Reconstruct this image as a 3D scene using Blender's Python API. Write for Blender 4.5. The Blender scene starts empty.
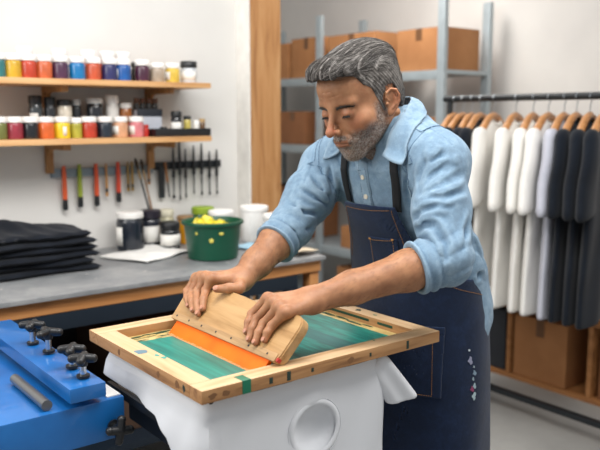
import bpy, bmesh, math, random
import numpy as np
from mathutils import Vector, Matrix
random.seed(7); RNG = np.random.default_rng(7)
PI = math.pi
SC = bpy.context.scene
COL = SC.collection

# ---------------------------------------------------------------- object helpers
def tag(o, label=None, cat=None, group=None, kind=None):
    if label: o['label'] = label
    if cat: o['category'] = cat
    if group: o['group'] = group
    if kind: o['kind'] = kind
    return o
def empty(name, loc=(0, 0, 0), rz=0, label=None, cat=None, group=None):
    o = bpy.data.objects.new(name, None); COL.objects.link(o)
    o.location = loc; o.rotation_euler = (0, 0, rz); o.empty_display_size = .05
    return tag(o, label, cat, group)
def link_mesh(name, me, m=None, parent=None, loc=None):
    o = bpy.data.objects.new(name, me); COL.objects.link(o)
    if m is not None:
        for mm in (m if isinstance(m, (list, tuple)) else [m]): me.materials.append(mm)
    if parent is not None: o.parent = parent
    if loc is not None: o.location = loc
    return o
def smooth(me, ang=40):
    me.shade_smooth() if hasattr(me, 'shade_smooth') else None
    try: me.set_sharp_from_angle(angle=math.radians(ang))
    except Exception: pass
def obj(name, bm, m, parent=None, sm=40, loc=None):
    bmesh.ops.recalc_face_normals(bm, faces=bm.faces)
    me = bpy.data.meshes.new(name); bm.to_mesh(me); bm.free()
    if sm: smooth(me, sm)
    return link_mesh(name, me, m, parent, loc)
def copy_tree(o, parent=None):
    c = o.copy(); COL.objects.link(c)
    if parent is not None: c.parent = parent
    for ch in list(o.children): copy_tree(ch, c)
    return c
# ---------------------------------------------------------------- bmesh shapes
def BM(): return bmesh.new()
def box(bm, c, s, bev=0, rot=None, seg=2, mat=0):
    t = bmesh.new(); bmesh.ops.create_cube(t, size=1)
    for v in t.verts: v.co = Vector((v.co.x*s[0], v.co.y*s[1], v.co.z*s[2]))
    if bev: bmesh.ops.bevel(t, geom=t.edges[:], offset=bev, segments=seg, profile=.7, affect='EDGES')
    M = Matrix.Translation(Vector(c)) @ (rot.to_4x4() if rot is not None else Matrix())
    bmesh.ops.transform(t, matrix=M, verts=t.verts)
    for f in t.faces: f.material_index = mat
    merge(bm, t)
def merge(bm, t):
    me = bpy.data.meshes.new('tmp'); t.to_mesh(me); t.free()
    bm.from_mesh(me); bpy.data.meshes.remove(me)
def lathe(bm, prof, c=(0, 0, 0), n=28, rot=None, sx=1, sy=1, mat=0):
    t = bmesh.new(); rings = []
    for r, z in prof:
        if r <= 1e-6: rings.append([t.verts.new((0, 0, z))])
        else: rings.append([t.verts.new((r*sx*math.cos(2*PI*k/n), r*sy*math.sin(2*PI*k/n), z)) for k in range(n)])
    for a, b in zip(rings, rings[1:]):
        for k in range(n):
            k2 = (k+1) % n
            if len(a) == 1 and len(b) == 1: continue
            if len(a) == 1: f = t.faces.new((a[0], b[k], b[k2]))
            elif len(b) == 1: f = t.faces.new((a[k], a[k2], b[0]))
            else: f = t.faces.new((a[k], a[k2], b[k2], b[k]))
            f.material_index = mat
    M = Matrix.Translation(Vector(c)) @ (rot.to_4x4() if rot is not None else Matrix())
    bmesh.ops.transform(t, matrix=M, verts=t.verts)
    merge(bm, t)
def tube(bm, pts, rad, n=10, cap=True, flat=1.0, up=None):
    pts = [Vector(p) for p in pts]; t = bmesh.new(); rings = []
    rad = rad if isinstance(rad, (list, tuple)) else [rad]*len(pts)
    prev = Vector(up) if up else None
    for i, p in enumerate(pts):
        d = (pts[min(i+1, len(pts)-1)] - pts[max(i-1, 0)]).normalized()
        if prev is None: prev = d.orthogonal().normalized()
        a = (prev - d*prev.dot(d)).normalized(); b = d.cross(a); prev = a
        rings.append([t.verts.new(p + a*(rad[i]*flat*math.cos(2*PI*k/n)) + b*(rad[i]*math.sin(2*PI*k/n))) for k in range(n)])
    for a, b in zip(rings, rings[1:]):
        for k in range(n): t.faces.new((a[k], a[(k+1) % n], b[(k+1) % n], b[k]))
    if cap:
        t.faces.new(rings[0][::-1]); t.faces.new(rings[-1])
    merge(bm, t)
def prism(bm, poly, z0, z1, rot=None, loc=(0, 0, 0), bev=0):
    """poly in local XY extruded z0..z1"""
    t = bmesh.new()
    a = [t.verts.new((x, y, z0)) for x, y in poly]; b = [t.verts.new((x, y, z1)) for x, y in poly]
    n = len(poly)
    t.faces.new(a[::-1]); t.faces.new(b)
    for k in range(n): t.faces.new((a[k], a[(k+1) % n], b[(k+1) % n], b[k]))
    if bev: bmesh.ops.bevel(t, geom=t.edges[:], offset=bev, segments=2, affect='EDGES')
    M = Matrix.Translation(Vector(loc)) @ (rot.to_4x4() if rot is not None else Matrix())
    bmesh.ops.transform(t, matrix=M, verts=t.verts)
    merge(bm, t)
def RX(a): return Matrix.Rotation(a, 3, 'X')
def RY(a): return Matrix.Rotation(a, 3, 'Y')
def RZ(a): return Matrix.Rotation(a, 3, 'Z')

# ---------------------------------------------------------------- materials
def lin(c):
    if isinstance(c, str):
        c = c.lstrip('#'); c = [int(c[i:i+2], 16)/255 for i in (0, 2, 4)]
    return tuple(((x/12.92) if x <= .04045 else ((x+.055)/1.055)**2.4) for x in c)
class NT:
    def __init__(s, name):
        s.m = bpy.data.materials.new(name); s.m.use_nodes = True; s.t = s.m.node_tree
        s.b = s.t.nodes['Principled BSDF']
    def n(s, typ, **kw):
        nd = s.t.nodes.new(typ)
        for k, v in kw.items():
            if k in nd.inputs: nd.inputs[k].default_value = v
            else: setattr(nd, k, v)
        return nd
    def l(s, a, b): s.t.links.new(a, b)
    def coord(s, scale=(1, 1, 1), rot=(0, 0, 0)):
        tc = s.n('ShaderNodeTexCoord'); mp = s.n('ShaderNodeMapping')
        mp.inputs['Scale'].default_value = scale; mp.inputs['Rotation'].default_value = rot
        s.l(tc.outputs['Object'], mp.inputs['Vector']); return mp.outputs['Vector']
    def noise(s, vec, scale, detail=3, rough=.55, dist=0):
        nd = s.n('ShaderNodeTexNoise'); nd.inputs['Scale'].default_value = scale; nd.inputs['Detail'].default_value = detail
        nd.inputs['Roughness'].default_value = rough; nd.inputs['Distortion'].default_value = dist
        if vec is not None: s.l(vec, nd.inputs['Vector'])
        return nd.outputs['Fac']
    def ramp(s, fac, stops):
        nd = s.n('ShaderNodeValToRGB'); cr = nd.color_ramp
        while len(cr.elements) < len(stops): cr.elements.new(.5)
        for e, (p, c) in zip(cr.elements, stops):
            e.position = p; c = lin(c) if isinstance(c, (str, tuple)) and not (isinstance(c, tuple) and len(c) == 4) else c
            e.color = (*c[:3], 1)
        s.l(fac, nd.inputs['Fac']); return nd.outputs['Color']
    def mix(s, fac, a, b, mode='MIX'):
        nd = s.n('ShaderNodeMix', data_type='RGBA', blend_type=mode)
        for v, i in ((fac, 0), (a, 6), (b, 7)):
            if isinstance(v, (int, float)): nd.inputs[i].default_value = v
            elif isinstance(v, (tuple, str)): nd.inputs[i].default_value = (*lin(v), 1)
            else: s.l(v, nd.inputs[i])
        return nd.outputs[2]
    def math(s, op, a, b=None, c=None):
        nd = s.n('ShaderNodeMath', operation=op)
        for i, v in enumerate((a, b, c)):
            if v is None: continue
            if isinstance(v, (int, float)): nd.inputs[i].default_value = v
            else: s.l(v, nd.inputs[i])
        return nd.outputs[0]
    def attr(s, name):
        nd = s.n('ShaderNodeAttribute'); nd.attribute_name = name; return nd
    def sep(s, v):
        nd = s.n('ShaderNodeSeparateXYZ'); s.l(v, nd.inputs[0]); return nd.outputs
    def bump(s, h, strength=.3, dist=.002):
        nd = s.n('ShaderNodeBump'); nd.inputs['Strength'].default_value = strength; nd.inputs['Distance'].default_value = dist
        s.l(h, nd.inputs['Height']); s.l(nd.outputs['Normal'], s.b.inputs['Normal'])
    def set(s, color=None, rough=None, metal=None, **kw):
        if color is not None:
            if isinstance(color, (tuple, str)): s.b.inputs['Base Color'].default_value = (*lin(color), 1)
            else: s.l(color, s.b.inputs['Base Color'])
        if rough is not None:
            if isinstance(rough, (int, float)): s.b.inputs['Roughness'].default_value = rough
            else: s.l(rough, s.b.inputs['Roughness'])
        if metal is not None: s.b.inputs['Metallic'].default_value = metal
        for k, v in kw.items(): s.b.inputs[k.replace('_', ' ')].default_value = v
        return s.m
_mc = {}
def flat(color, rough=.5, metal=0, name=None, var=.06):
    k = (color, rough, metal, var)
    if k in _mc: return _mc[k]
    t = NT(name or 'paint_' + str(color).strip('#'))
    c = lin(color); v = t.coord()
    f = t.noise(v, 14, 3)
    dk = tuple(x*(1-var*1.5) for x in c); lt = tuple(min(1, x*(1+var)) for x in c)
    col = t.ramp(f, [(.3, (*dk, 1)), (.7, (*lt, 1))])
    t.set(col, rough, metal); _mc[k] = t.m
    return t.m
def wood(name, a, b, dark, axis='x', scale=1, rough=.55, knots=0.0):
    t = NT(name)
    sc = {'x': (1.2, 14, 14), 'y': (14, 1.2, 14), 'z': (14, 14, 1.2)}[axis]
    v = t.coord(tuple(q*scale for q in sc))
    f = t.noise(v, 2.2, 5, .6, .6)
    v2 = t.coord(tuple(q*scale*4 for q in sc)); g = t.noise(v2, 2.5, 3, .6, .2)
    c1 = t.ramp(f, [(.32, dark), (.45, b), (.62, a)])
    c2 = t.mix(t.math('MULTIPLY', g, .35), c1, b)
    if knots:
        v3 = t.coord({'x': (3, 9, 9), 'y': (9, 3, 9), 'z': (9, 9, 3)}[axis])
        w = t.n('ShaderNodeTexVoronoi'); w.inputs['Scale'].default_value = 1.0; t.l(v3, w.inputs['Vector'])
        kf = t.ramp(w.outputs['Distance'], [(.03, (1, 1, 1, 1)), (.12, (0, 0, 0, 1))])
        c2 = t.mix(t.math('MULTIPLY', kf, knots), c2, dark)
    t.bump(f, .12, .001)
    return t.set(c2, rough)
# ---------------------------------------------------------------- signed-distance modelling (numpy)
A3 = lambda *v: np.array(v, dtype=np.float32)
def nrm(P): return np.sqrt((P*P).sum(-1))
def rc(P, a, b, ra, rb):
    a = A3(*a); b = A3(*b); d = b-a
    t = np.clip(((P-a) @ d)/max(float(d@d), 1e-9), 0, 1)
    return nrm(P-a-t[..., None]*d)-(ra+(rb-ra)*t)
def sph(P, c, r): return nrm(P-A3(*c))-r
def ell(P, c, r, R=None):
    Q = P-A3(*c)
    if R is not None: Q = Q @ np.asarray(R, np.float32)
    r = A3(*r); k0 = nrm(Q/r); k1 = nrm(Q/(r*r))
    return k0*(k0-1)/np.maximum(k1, 1e-6)
def smin(a, b, k):
    h = np.maximum(k-np.abs(a-b), 0)/k
    return np.minimum(a, b)-h*h*k*.25
def smax(a, b, k): return -smin(-a, -b, k)
def chain(P, pts, rs, k=.004):
    d = None
    for i in range(len(pts)-1):
        e = rc(P, pts[i], pts[i+1], rs[i], rs[i+1])
        d = e if d is None else smin(d, e, k)
    return d
def rotm(ax, deg):
    a = math.radians(deg); return np.array(Matrix.Rotation(a, 3, ax), dtype=np.float32)
def surf(f, lo, hi, h, B=20, margin=1.25):
    """surface nets over sparse blocks -> verts, quads"""
    lo = np.array(lo, float); hi = np.array(hi, float)
    n = np.ceil((hi-lo)/h).astype(int); nb = np.ceil(n/B).astype(int)
    bi = np.stack(np.meshgrid(*[np.arange(q) for q in nb], indexing='ij'), -1).reshape(-1, 3)
    cen = (lo+(bi*B+B/2)*h).astype(np.float32)
    d = f(cen); keep = bi[np.abs(d) < B*h*.87*margin+h]
    g = np.arange(B+1); loc = np.stack(np.meshgrid(g, g, g, indexing='ij'), -1)
    N = nb*B+2
    key = lambda I: (I[..., 0].astype(np.int64)*N[1]+I[..., 1])*N[2]+I[..., 2]
    VK, VP, Q = [], [], []
    corners = [(i, j, k) for i in (0, 1) for j in (0, 1) for k in (0, 1)]
    edges = [(a, b) for a in range(8) for b in range(a+1, 8) if sum(abs(corners[a][q]-corners[b][q]) for q in range(3)) == 1]
    for b in keep:
        I0 = b*B
        P = (lo+(loc+I0)*h).astype(np.float32)
        V = f(P.reshape(-1, 3)).reshape(B+1, B+1, B+1)
        S = V < 0
        if S.all() or not S.any(): continue
        cs = [S[c[0]:B+c[0], c[1]:B+c[1], c[2]:B+c[2]] for c in corners]
        cnt = sum(c.astype(np.int8) for c in cs)
        act = np.argwhere((cnt > 0) & (cnt < 8))
        if len(act):
            vals = np.stack([V[act[:, 0]+c[0], act[:, 1]+c[1], act[:, 2]+c[2]] for c in corners], 1)
            acc = np.zeros((len(act), 3)); w = np.zeros(len(act))
            for a, e in edges:
                va, vb = vals[:, a], vals[:, e]; m = (va < 0) != (vb < 0)
                t = np.where(m, va/np.where(m, va-vb, 1), 0)
                p = np.array(corners[a])+t[:, None]*(np.array(corners[e])-np.array(corners[a]))
                acc[m] += p[m]; w[m] += 1
            VP.append(lo+(act+I0+acc/w[:, None])*h); VK.append(key(act+I0))
        for ax in range(3):
            o = [0, 0, 0]; o[ax] = 1
            s0 = S[:B, :B, :B]; s1 = S[o[0]:B+o[0], o[1]:B+o[1], o[2]:B+o[2]]
            E = np.argwhere(s0 != s1)
            if not len(E): continue
            ins = s0[E[:, 0], E[:, 1], E[:, 2]]; E = E+I0
            u, v = (ax+1) % 3, (ax+2) % 3
            du = np.zeros(3, int); du[u] = 1; dv = np.zeros(3, int); dv[v] = 1
            q = np.stack([key(E-du-dv), key(E-dv), key(E), key(E-du)], 1)
            q[~ins] = q[~ins][:, ::-1]
            Q.append(q)
    VK = np.concatenate(VK); VP = np.concatenate(VP); Q = np.concatenate(Q)
    o = np.argsort(VK); VK = VK[o]; VP = VP[o]
    idx = np.searchsorted(VK, Q); idx = np.minimum(idx, len(VK)-1)
    ok = (VK[idx] == Q).all(1)
    return VP, idx[ok]
def np_mesh(name, V, Fq, mat=None, parent=None, attrs=None, relax=0):
    """V verts, Fq quads (n,4) or list"""
    me = bpy.data.meshes.new(name)
    V = np.asarray(V, np.float32); Fq = np.asarray(Fq, np.int32)
    if relax:
        n = len(V); e = np.concatenate([Fq[:, [0, 1]], Fq[:, [1, 2]], Fq[:, [2, 3]], Fq[:, [3, 0]]])
        for _ in range(relax):
            s = np.zeros_like(V); c = np.zeros(n)
            for q in range(3):
                s[:, q] = np.bincount(e[:, 0], V[e[:, 1], q], n)+np.bincount(e[:, 1], V[e[:, 0], q], n)
            c = np.bincount(e[:, 0], minlength=n)+np.bincount(e[:, 1], minlength=n)
            V = (V*.4+.6*s/np.maximum(c, 1)[:, None]).astype(np.float32)
    k = Fq.shape[1]
    me.vertices.add(len(V)); me.vertices.foreach_set('co', V.ravel())
    me.loops.add(len(Fq)*k); me.loops.foreach_set('vertex_index', Fq.ravel())
    me.polygons.add(len(Fq)); me.polygons.foreach_set('loop_start', np.arange(0, len(Fq)*k, k, dtype=np.int32))
    me.polygons.foreach_set('loop_total', np.full(len(Fq), k, np.int32))
    me.update(calc_edges=True); me.validate()
    me.polygons.foreach_set('use_smooth', np.ones(len(me.polygons), bool))
    if attrs:
        for an, arr in attrs.items():
            a = me.attributes.new(an, 'FLOAT_COLOR', 'POINT')
            c = np.ones((len(V), 4), np.float32); c[:, :arr.shape[1]] = arr; a.data.foreach_set('color', c.ravel())
    return link_mesh(name, me, mat, parent)
def hnoise(P, s, seed=0):
    """cheap smooth pseudo noise in -1..1"""
    r = np.random.default_rng(seed); o = 0
    for _ in range(5):
        k = r.normal(size=3); k = k/np.linalg.norm(k)*s*r.uniform(.6, 1.5)
        o = o+np.sin(P @ k.astype(np.float32)+r.uniform(0, 6.28)+1.3*np.sin(P @ (r.normal(size=3)*s*.35).astype(np.float32)))
    return o/3.2
# ================================================================ THE ROOM
# the room's axes: x runs along the bench and its wall, y runs away from the bench front to the shelf wall, z up
def wall_mat(name, c1, c2):
    t = NT(name); v = t.coord(); n = t.noise(v, 2.5, 4, .5); f = t.noise(v, 90, 3, .6)
    t.bump(f, .08, .002); return t.set(t.ramp(n, [(.3, c1), (.7, c2)]), .85)
M_wall = wall_mat('white_plaster', '#d2d0cc', '#dbd9d5'); M_wall2 = wall_mat('grey_plaster', '#c3c0bc', '#cecbc6')
def floor_mat():
    t = NT('concrete'); v = t.coord(); n = t.noise(v, 1.6, 6, .6); f = t.noise(v, 22, 4, .7)
    c = t.ramp(n, [(.3, '#8b8a87'), (.7, '#a5a4a0')]); c = t.mix(t.math('MULTIPLY', f, .3), c, '#777672')
    t.bump(f, .1, .002); return t.set(c, .55)
def struct(name, c, s, m, rot=None):
    bm = BM(); box(bm, (0, 0, 0), s); return tag(obj(name, bm, m, None, 0, c), kind='structure')
struct('floor', (1.6, 2.0, -.05), (8, 9, .1), floor_mat())
struct('wall_left', (-.14, 3.15, 1.4), (4.36, .1, 2.8), M_wall)
struct('wall_far', (1.6, 5.45, 1.4), (5.2, .1, 2.8), M_wall2)
struct('wall_back', (4.0, 2.2, 1.4), (.1, 6.6, 2.8), M_wall2)
# wooden post closing the partition
M_post = wood('pine_post', '#c99a68', '#b98552', '#95643a', 'z', .8, .6, .5)
bm = BM(); box(bm, (0, 0, 1.4), (.225, .12, 2.8), .004)
tag(obj('trim_1', bm, M_post, None, 40, (2.158, 3.12, 0)), kind='structure')
bm = BM(); box(bm, (0, 0, 1.4), (.010, .13, 2.8), .002)
tag(obj('trim_2', bm, flat('#e8e5df', .6), None, 40, (2.040, 3.06, 0)), kind='structure')

# ---------------------------------------------------------------- wall shelves
M_shelf = wood('light_wood', '#d9ab78', '#cb9a66', '#b07f4e', 'x', 1, .5)
M_bracket = wood('bracket_wood', '#b08354', '#a17446', '#825a34', 'z', 1, .6)
def wall_shelf(z, lab, br):
    t = empty('wall_shelf', (1.15, 3.1, z), 0, lab, 'shelf', 'wooden wall shelves')
    bm = BM(); box(bm, (-.03, -.135, -.011), (1.22, .268, .022), .003); obj('shelf_board', bm, M_shelf, t)
    for x, h in br:
        bm = BM(); box(bm, (x-1.15, -.012, -.022-h/2), (.030, .022, h), .002)
        box(bm, (x-1.15, -.12, -.034), (.026, .20, .024), .002)
        tube(bm, [(x-1.15, -.015, -.070), (x-1.15, -.05, -.045), (x-1.15, -.09, -.036)], .009, 8); obj('bracket', bm, M_bracket, t)
wall_shelf(1.565, 'upper wooden wall shelf carrying the row of paint jars, above the other shelf', ((1.11, .085), (1.566, .195)))
wall_shelf(1.340, 'lower wooden wall shelf above the hanging brushes, with jars and a black tray', ((1.11, .125), (1.566, .125)))

M_cap = flat('#eceae6', .45, name='white_plastic'); M_black = flat('#16181b', .4, name='black_plastic')
M_paper = flat('#e2e0da', .7, name='label_paper')
def paint(c): 
    if c in _pm: return _pm[c]
    t = NT('paint_' + c.strip('#')); n = t.noise(t.coord(), 30, 3)
    l = lin(c); t.set(t.ramp(n, [(.3, (*[x*.8 for x in l], 1)), (.7, (*[min(1, x*1.1) for x in l], 1))]), .25, 0, Coat_Weight=.4, Coat_Roughness=.08)
    _pm[c] = t.m; return t.m
_pm = {}
def jar(x, y, z, r, h, col, lab, lid=None, label=None, group=None, lidh=.26, name='paint_jar', cat='jar', neck=.86):
    lid = lid or M_cap; t = empty(name, (x, y, z), RNG.uniform(0, 6), lab, cat, group); hb = h*(1-lidh)
    bm = BM(); lathe(bm, [(0, 0), (r*.90, 0), (r*.98, r*.06), (r, r*.16), (r, hb*.86), (r*.96, hb*.93), (r*neck, hb*.98), (r*neck, hb+.001), (0, hb+.001)], n=28)
    obj('jar_body', bm, paint(col) if isinstance(col, str) else col, t)
    bm = BM(); rl = r*.97
    pr = [(0, hb), (rl, hb), (rl*1.015, hb+.002)]
    lathe(bm, [(0, hb+.0005), (rl, hb+.0005), (rl*1.02, hb+.003), (rl*1.02, h-.004), (rl*.96, h-.001), (rl*.9, h), (0, h)], n=28)
    obj('lid', bm, lid, t)
    if label:
        bm = BM(); a0 = math.radians(label[1]) - t.rotation_euler.z; w = math.radians(label[2]); n = 12; vs_ = []
        for k in range(n+1):
            a = a0-w/2+w*k/n
            vs_.append([bm.verts.new(((r+.0008)*math.cos(a), (r+.0008)*math.sin(a), hb*q)) for q in (.18, .74)])
        for p, q in zip(vs_, vs_[1:]): bm.faces.new((p[0], q[0], q[1], p[1]))
        o = obj('jar_label', bm, label[0], t); m = o.modifiers.new('t', 'SOLIDIFY'); m.thickness = .0008
    return t
GU = 'paint jars on the upper shelf'
TOCAM = 232      # the angle a label turned to the room faces
U = [(.815, '#7c3a2c', 'brown paint jar with white lid at the far left end of the upper shelf'),
     (.868, '#2f6f73', 'teal paint jar with white lid near the left end of the upper shelf'),
     (.925, '#c9a02c', 'mustard paint jar with white lid on the upper shelf, left of the red one'),
     (.981, '#b5402a', 'red paint jar with white lid on the upper shelf, left of the first orange one'),
     (1.041, '#c4623a', 'orange paint jar on the upper shelf between the red jar and the purple jar'),
     (1.103, '#4b2c46', 'purple paint jar on the upper shelf between an orange jar and the bright blue jar'),
     (1.170, '#1673ae', 'bright cyan blue paint jar on the upper shelf beside the purple jar'),
     (1.236, '#bb5233', 'rust orange paint jar on the upper shelf right of the bright cyan blue one'),
     (1.303, '#2c2f5e', 'navy paint jar on the upper shelf between the rust orange and royal blue jars'),
     (1.363, '#1b559c', 'royal blue paint jar on the upper shelf right of the navy jar'),
     (1.447, '#472338', 'dark plum paint jar on the upper shelf, after the gap beside the blue jars')]
for x, c, l in U: jar(x, 2.905, 1.565, .0305, .088, c, l, group=GU, label=(M_paper if c == '#1b559c' else paint(c), TOCAM-40, 25) if c == '#1b559c' else None)
jar(1.515, 2.905, 1.565, .0305, .078, '#a59684', 'beige paint jar on the upper shelf left of the pale yellow jar', M_cap, group=GU)
jar(1.586, 2.905, 1.565, .0305, .080, '#d4b547', 'pale yellow paint jar with a white label on the upper shelf', M_cap, (M_paper, TOCAM-45, 70), GU)
jar(1.665, 2.905, 1.565, .036, .092, '#c7cbcf', 'clear jar with wide black lid at the right end of the upper shelf', M_black, (M_paper, TOCAM, 120), GU, lidh=.30, neck=.8)
for x, c, lc, l in ((1.00, '#8d3b2b', M_cap, 'tall red jar at the back of the upper shelf behind the red and orange jars'), (1.135, '#35393c', M_cap, 'tall dark jar at the back of the upper shelf behind the cyan blue jar'),
                (1.255, '#b65430', M_cap, 'tall orange jar at the back of the upper shelf behind the rust orange jar'), (1.335, '#c43f30', M_cap, 'tall scarlet jar at the back of the upper shelf behind the navy jar'),
                (1.405, '#e4dfd2', M_cap, 'tall cream jar at the back of the upper shelf behind the royal blue jar'), (1.475, '#22262b', M_black, 'small black bottle at the back of the upper shelf behind the plum jar')):
    jar(x, 2.995, 1.565, .031, .122 if lc is M_cap else .085, c, l, lc, group='taller jars at the back of the upper shelf')
GL = 'paint jars on the lower shelf'
L = [(.862, '#6a6f3a', 'olive paint jar with white lid near the left end of the lower shelf'), (.920, '#8f2f3d', 'crimson paint jar with white lid on the lower shelf, left of the black one'),
     (.978, '#181b20', 'black paint jar with white lid on the lower shelf, left of the orange one'),
     (1.038, '#d0622a', 'orange paint jar on the lower shelf beside the bright yellow jar'), (1.101, '#e0c32a', 'bright yellow paint jar with small white label on the lower shelf'),
     (1.210, '#b23a25', 'red paint jar on the lower shelf between the yellow green and black jars'), (1.277, '#1f2a36', 'dark navy paint jar on the lower shelf between red and beige jars'),
     (1.342, '#cc9a76', 'beige peach paint jar on the lower shelf beside the pink jar'), (1.413, '#cf7b80', 'pink paint jar with white label on the lower shelf next to the black tray')]
for x, c, l in L:
    lb = (M_paper, TOCAM+35, 25) if 'yellow' in l and 'small' in l else (M_paper, TOCAM-30, 60) if 'pink' in l else None
    jar(x, 2.905, 1.34, .0305, .084, c, l, group=GL, label=lb)
jar(1.157, 2.905, 1.34, .0225, .080, '#a9a33a', 'narrow yellow green paint jar on the lower shelf right of the bright yellow jar', group=GL)
jar(1.462, 2.925, 1.34, .016, .050, '#c2352c', 'small red pot on the lower shelf at the left end of the black tray', flat('#b52e27', .4), group=GL)
GB = 'tall jars at the back of the lower shelf'
jar(1.028, 2.985, 1.34, .026, .165, '#3b4347', 'dark glass bottle with white label on the lower shelf behind the orange jar', M_black, (M_paper, TOCAM, 80), GB, .2)
jar(1.085, 2.985, 1.34, .022, .160, '#2a2e33', 'slim black bottle at the back of the lower shelf between two labelled bottles', M_black, None, GB, .2)
jar(1.143, 2.985, 1.34, .030, .150, '#d9d0bf', 'cream jar with black lid on the lower shelf behind the yellow jars', M_black, None, GB, .16)
jar(1.195, 2.990, 1.34, .018, .152, '#202428', 'slim black jar with grey lid on the lower shelf right of the cream jar', flat('#b9bab8', .5), None, GB, .16)
jar(1.270, 2.985, 1.34, .034, .158, '#1d2127', 'wide black jar with pale lid on the lower shelf behind the red jar', flat('#c9c9c6', .5), None, GB, .14)
jar(1.345, 2.985, 1.34, .028, .170, '#d9d7d2', 'tall white bottle at the back of the lower shelf', M_cap, None, GB, .2)
jar(1.405, 2.985, 1.34, .026, .140, '#9a5a22', 'amber jar with white lid at the back of the lower shelf behind the beige jar', M_cap, None, GB, .16)
# rack of dropper bottles
t = empty('bottle_rack', (1.50, 2.985, 1.34), 0, 'pale rack with small brown capped bottles behind the pink jar', 'rack')
bm = BM(); box(bm, (0, 0, .055), (.115, .06, .11), .004); obj('rack_body', bm, flat('#bcc1cb', .5), t)
bm = BM(); box(bm, (0, -.032, .10), (.117, .004, .030), .001); obj('rack_front', bm, flat('#20262f', .5), t)
for k in range(4):
    j = jar(1.457+.0285*k, 2.985, 1.4505, .0125, .050, '#2c2621', ('leftmost', 'second from left', 'third from left', 'rightmost')[k]+' small brown capped bottle in the pale bottle rack', flat('#6b4733', .5), None, 'small bottles in the rack', .4, 'dropper_bottle', 'bottle')
# black tray with odds and ends
t = empty('tool_tray', (1.615, 2.905, 1.34), 0, 'long black divided tray standing at the right end of the lower shelf', 'tray')
bm = BM(); box(bm, (0, 0, .003), (.265, .075, .006), .001)
for y in (-.036, .036): box(bm, (0, y, .018), (.265, .004, .030), .001)
obj('tray_base', bm, M_black, t)
for k in range(6):
    bm = BM(); box(bm, (-.131+.0524*k, 0, .018), (.004, .07, .030), .001); obj('divider', bm, M_black, t)
GT = 'bottles standing in the black tray'
jar(1.600, 2.905, 1.3465, .0235, .100, '#1b1d22', 'black bottle with white label standing in the black tray', M_black, (M_paper, TOCAM, 130), GT, .28)
jar(1.652, 2.905, 1.3465, .016, .080, '#c2b15a', 'yellowish bottle with black cap in the black tray', M_black, None, GT, .2)
jar(1.692, 2.895, 1.3465, .014, .060, '#dedbd3', 'small white bottle in the tray, right of the yellowish one', M_cap, None, GT, .3)
jar(1.726, 2.905, 1.3465, .014, .068, '#6d5138', 'small brown bottle at the right end of the tray', flat('#a98b5e', .5), None, GT, .25)
jar(1.535, 2.900, 1.3465, .015, .034, '#c08f55', 'short tan pot low in the tray near its left end', M_black, None, GT, .3)

# ---------------------------------------------------------------- magnetic rails and hanging tools
M_rail = flat('#7f8c95', .45, .3, name='grey_metal'); M_railb = flat('#1d2226', .45, .2, name='black_metal'); M_steel = flat('#aab0b5', .3, .9, name='steel')
bm = BM(); box(bm, (0, 0, 0), (.46, .018, .036), .003); tag(obj('tool_rail', bm, M_rail, None, 40, (1.345, 3.09, 1.192)), 'grey magnetic tool rail on the wall holding the orange brushes', 'tool rail')
bm = BM(); box(bm, (0, 0, 0), (.345, .018, .034), .003); tag(obj('tool_rail', bm, M_railb, None, 40, (1.758, 3.09, 1.203)), 'black magnetic tool rail on the wall holding thin dark tools', 'tool rail')
def tool(x, z1, z0, col, lab, kind='brush', tip=None, w=.0105, group='brushes on the grey rail'):
    t = empty(kind, (x, 3.0715, z0), 0, lab, kind.replace('_', ' ').split()[-1], group); L_ = z1-z0
    bm = BM(); tube(bm, [(0, 0, L_*.24), (0, 0, L_*.4), (0, 0, L_*.8), (0, 0, L_)], [w, w*1.05, w*.9, w*.75], 12, flat=.8); obj('handle', bm, flat(col, .45), t)
    bm = BM(); tube(bm, [(0, 0, L_*.13), (0, 0, L_*.245)], [w*1.1, w*1.05], 12, flat=.8); obj('ferrule', bm, M_black, t)
    bm = BM(); tube(bm, [(0, 0, 0), (0, 0, L_*.06), (0, 0, L_*.135)], [w*.9, w*1.15, w*1.05], 12, flat=.7); obj('bristles', bm, flat(tip or '#1d2023', .9), t)
tool(1.163, 1.222, 1.038, '#d2572a', 'orange handled brush with black tip hanging leftmost on the grey rail')
tool(1.229, 1.226, 1.046, '#8b9a2f', 'lime green handled brush with black tip on the grey rail')
tool(1.302, 1.226, 1.046, '#cf5029', 'orange handled brush hanging between the green brush and small wooden tool')
tool(1.402, 1.230, 1.056, '#c8432a', 'red orange handled brush hanging right of the small wooden tool')
tool(1.348, 1.225, 1.085, '#b98a55', 'small wooden tool hanging between two orange brushes', 'brush', '#b98a55', .006)
tool(1.447, 1.228, 1.10, '#8b6f35', 'short brass coloured tool on the grey rail, left of its twin', 'brush', '#8b6f35', .006)
tool(1.468, 1.228, 1.10, '#99793a', 'short brass coloured tool on the grey rail, right of its twin', 'brush', '#8b6f35', .006)
tool(1.548, 1.222, 1.125, '#a8794c', 'small wooden brush with white top at the right end of the grey rail', 'brush', '#a8794c', .006)
def slim(x, z1, z0, lab, tipw=.006, lean=0):
    t = empty('slim_tool', (x, 3.0735, z0), 0, lab, 'tool', 'dark tools on the black rail'); L_ = z1-z0
    bm = BM(); tube(bm, [(0, 0, L_*.42), (lean*.5, 0, L_*.8), (lean, 0, L_)], [.008, .0055, .0035], 10); obj('handle', bm, M_black, t)
    bm = BM(); tube(bm, [(0, 0, L_*.08), (0, 0, L_*.44)], [.0025, .0045], 8); obj('shaft', bm, M_railb, t)
    bm = BM(); tube(bm, [(0, 0, 0), (0, 0, L_*.05), (0, 0, L_*.1)], [.001, tipw, .003], 8); obj('tool_tip', bm, M_railb, t)
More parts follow.
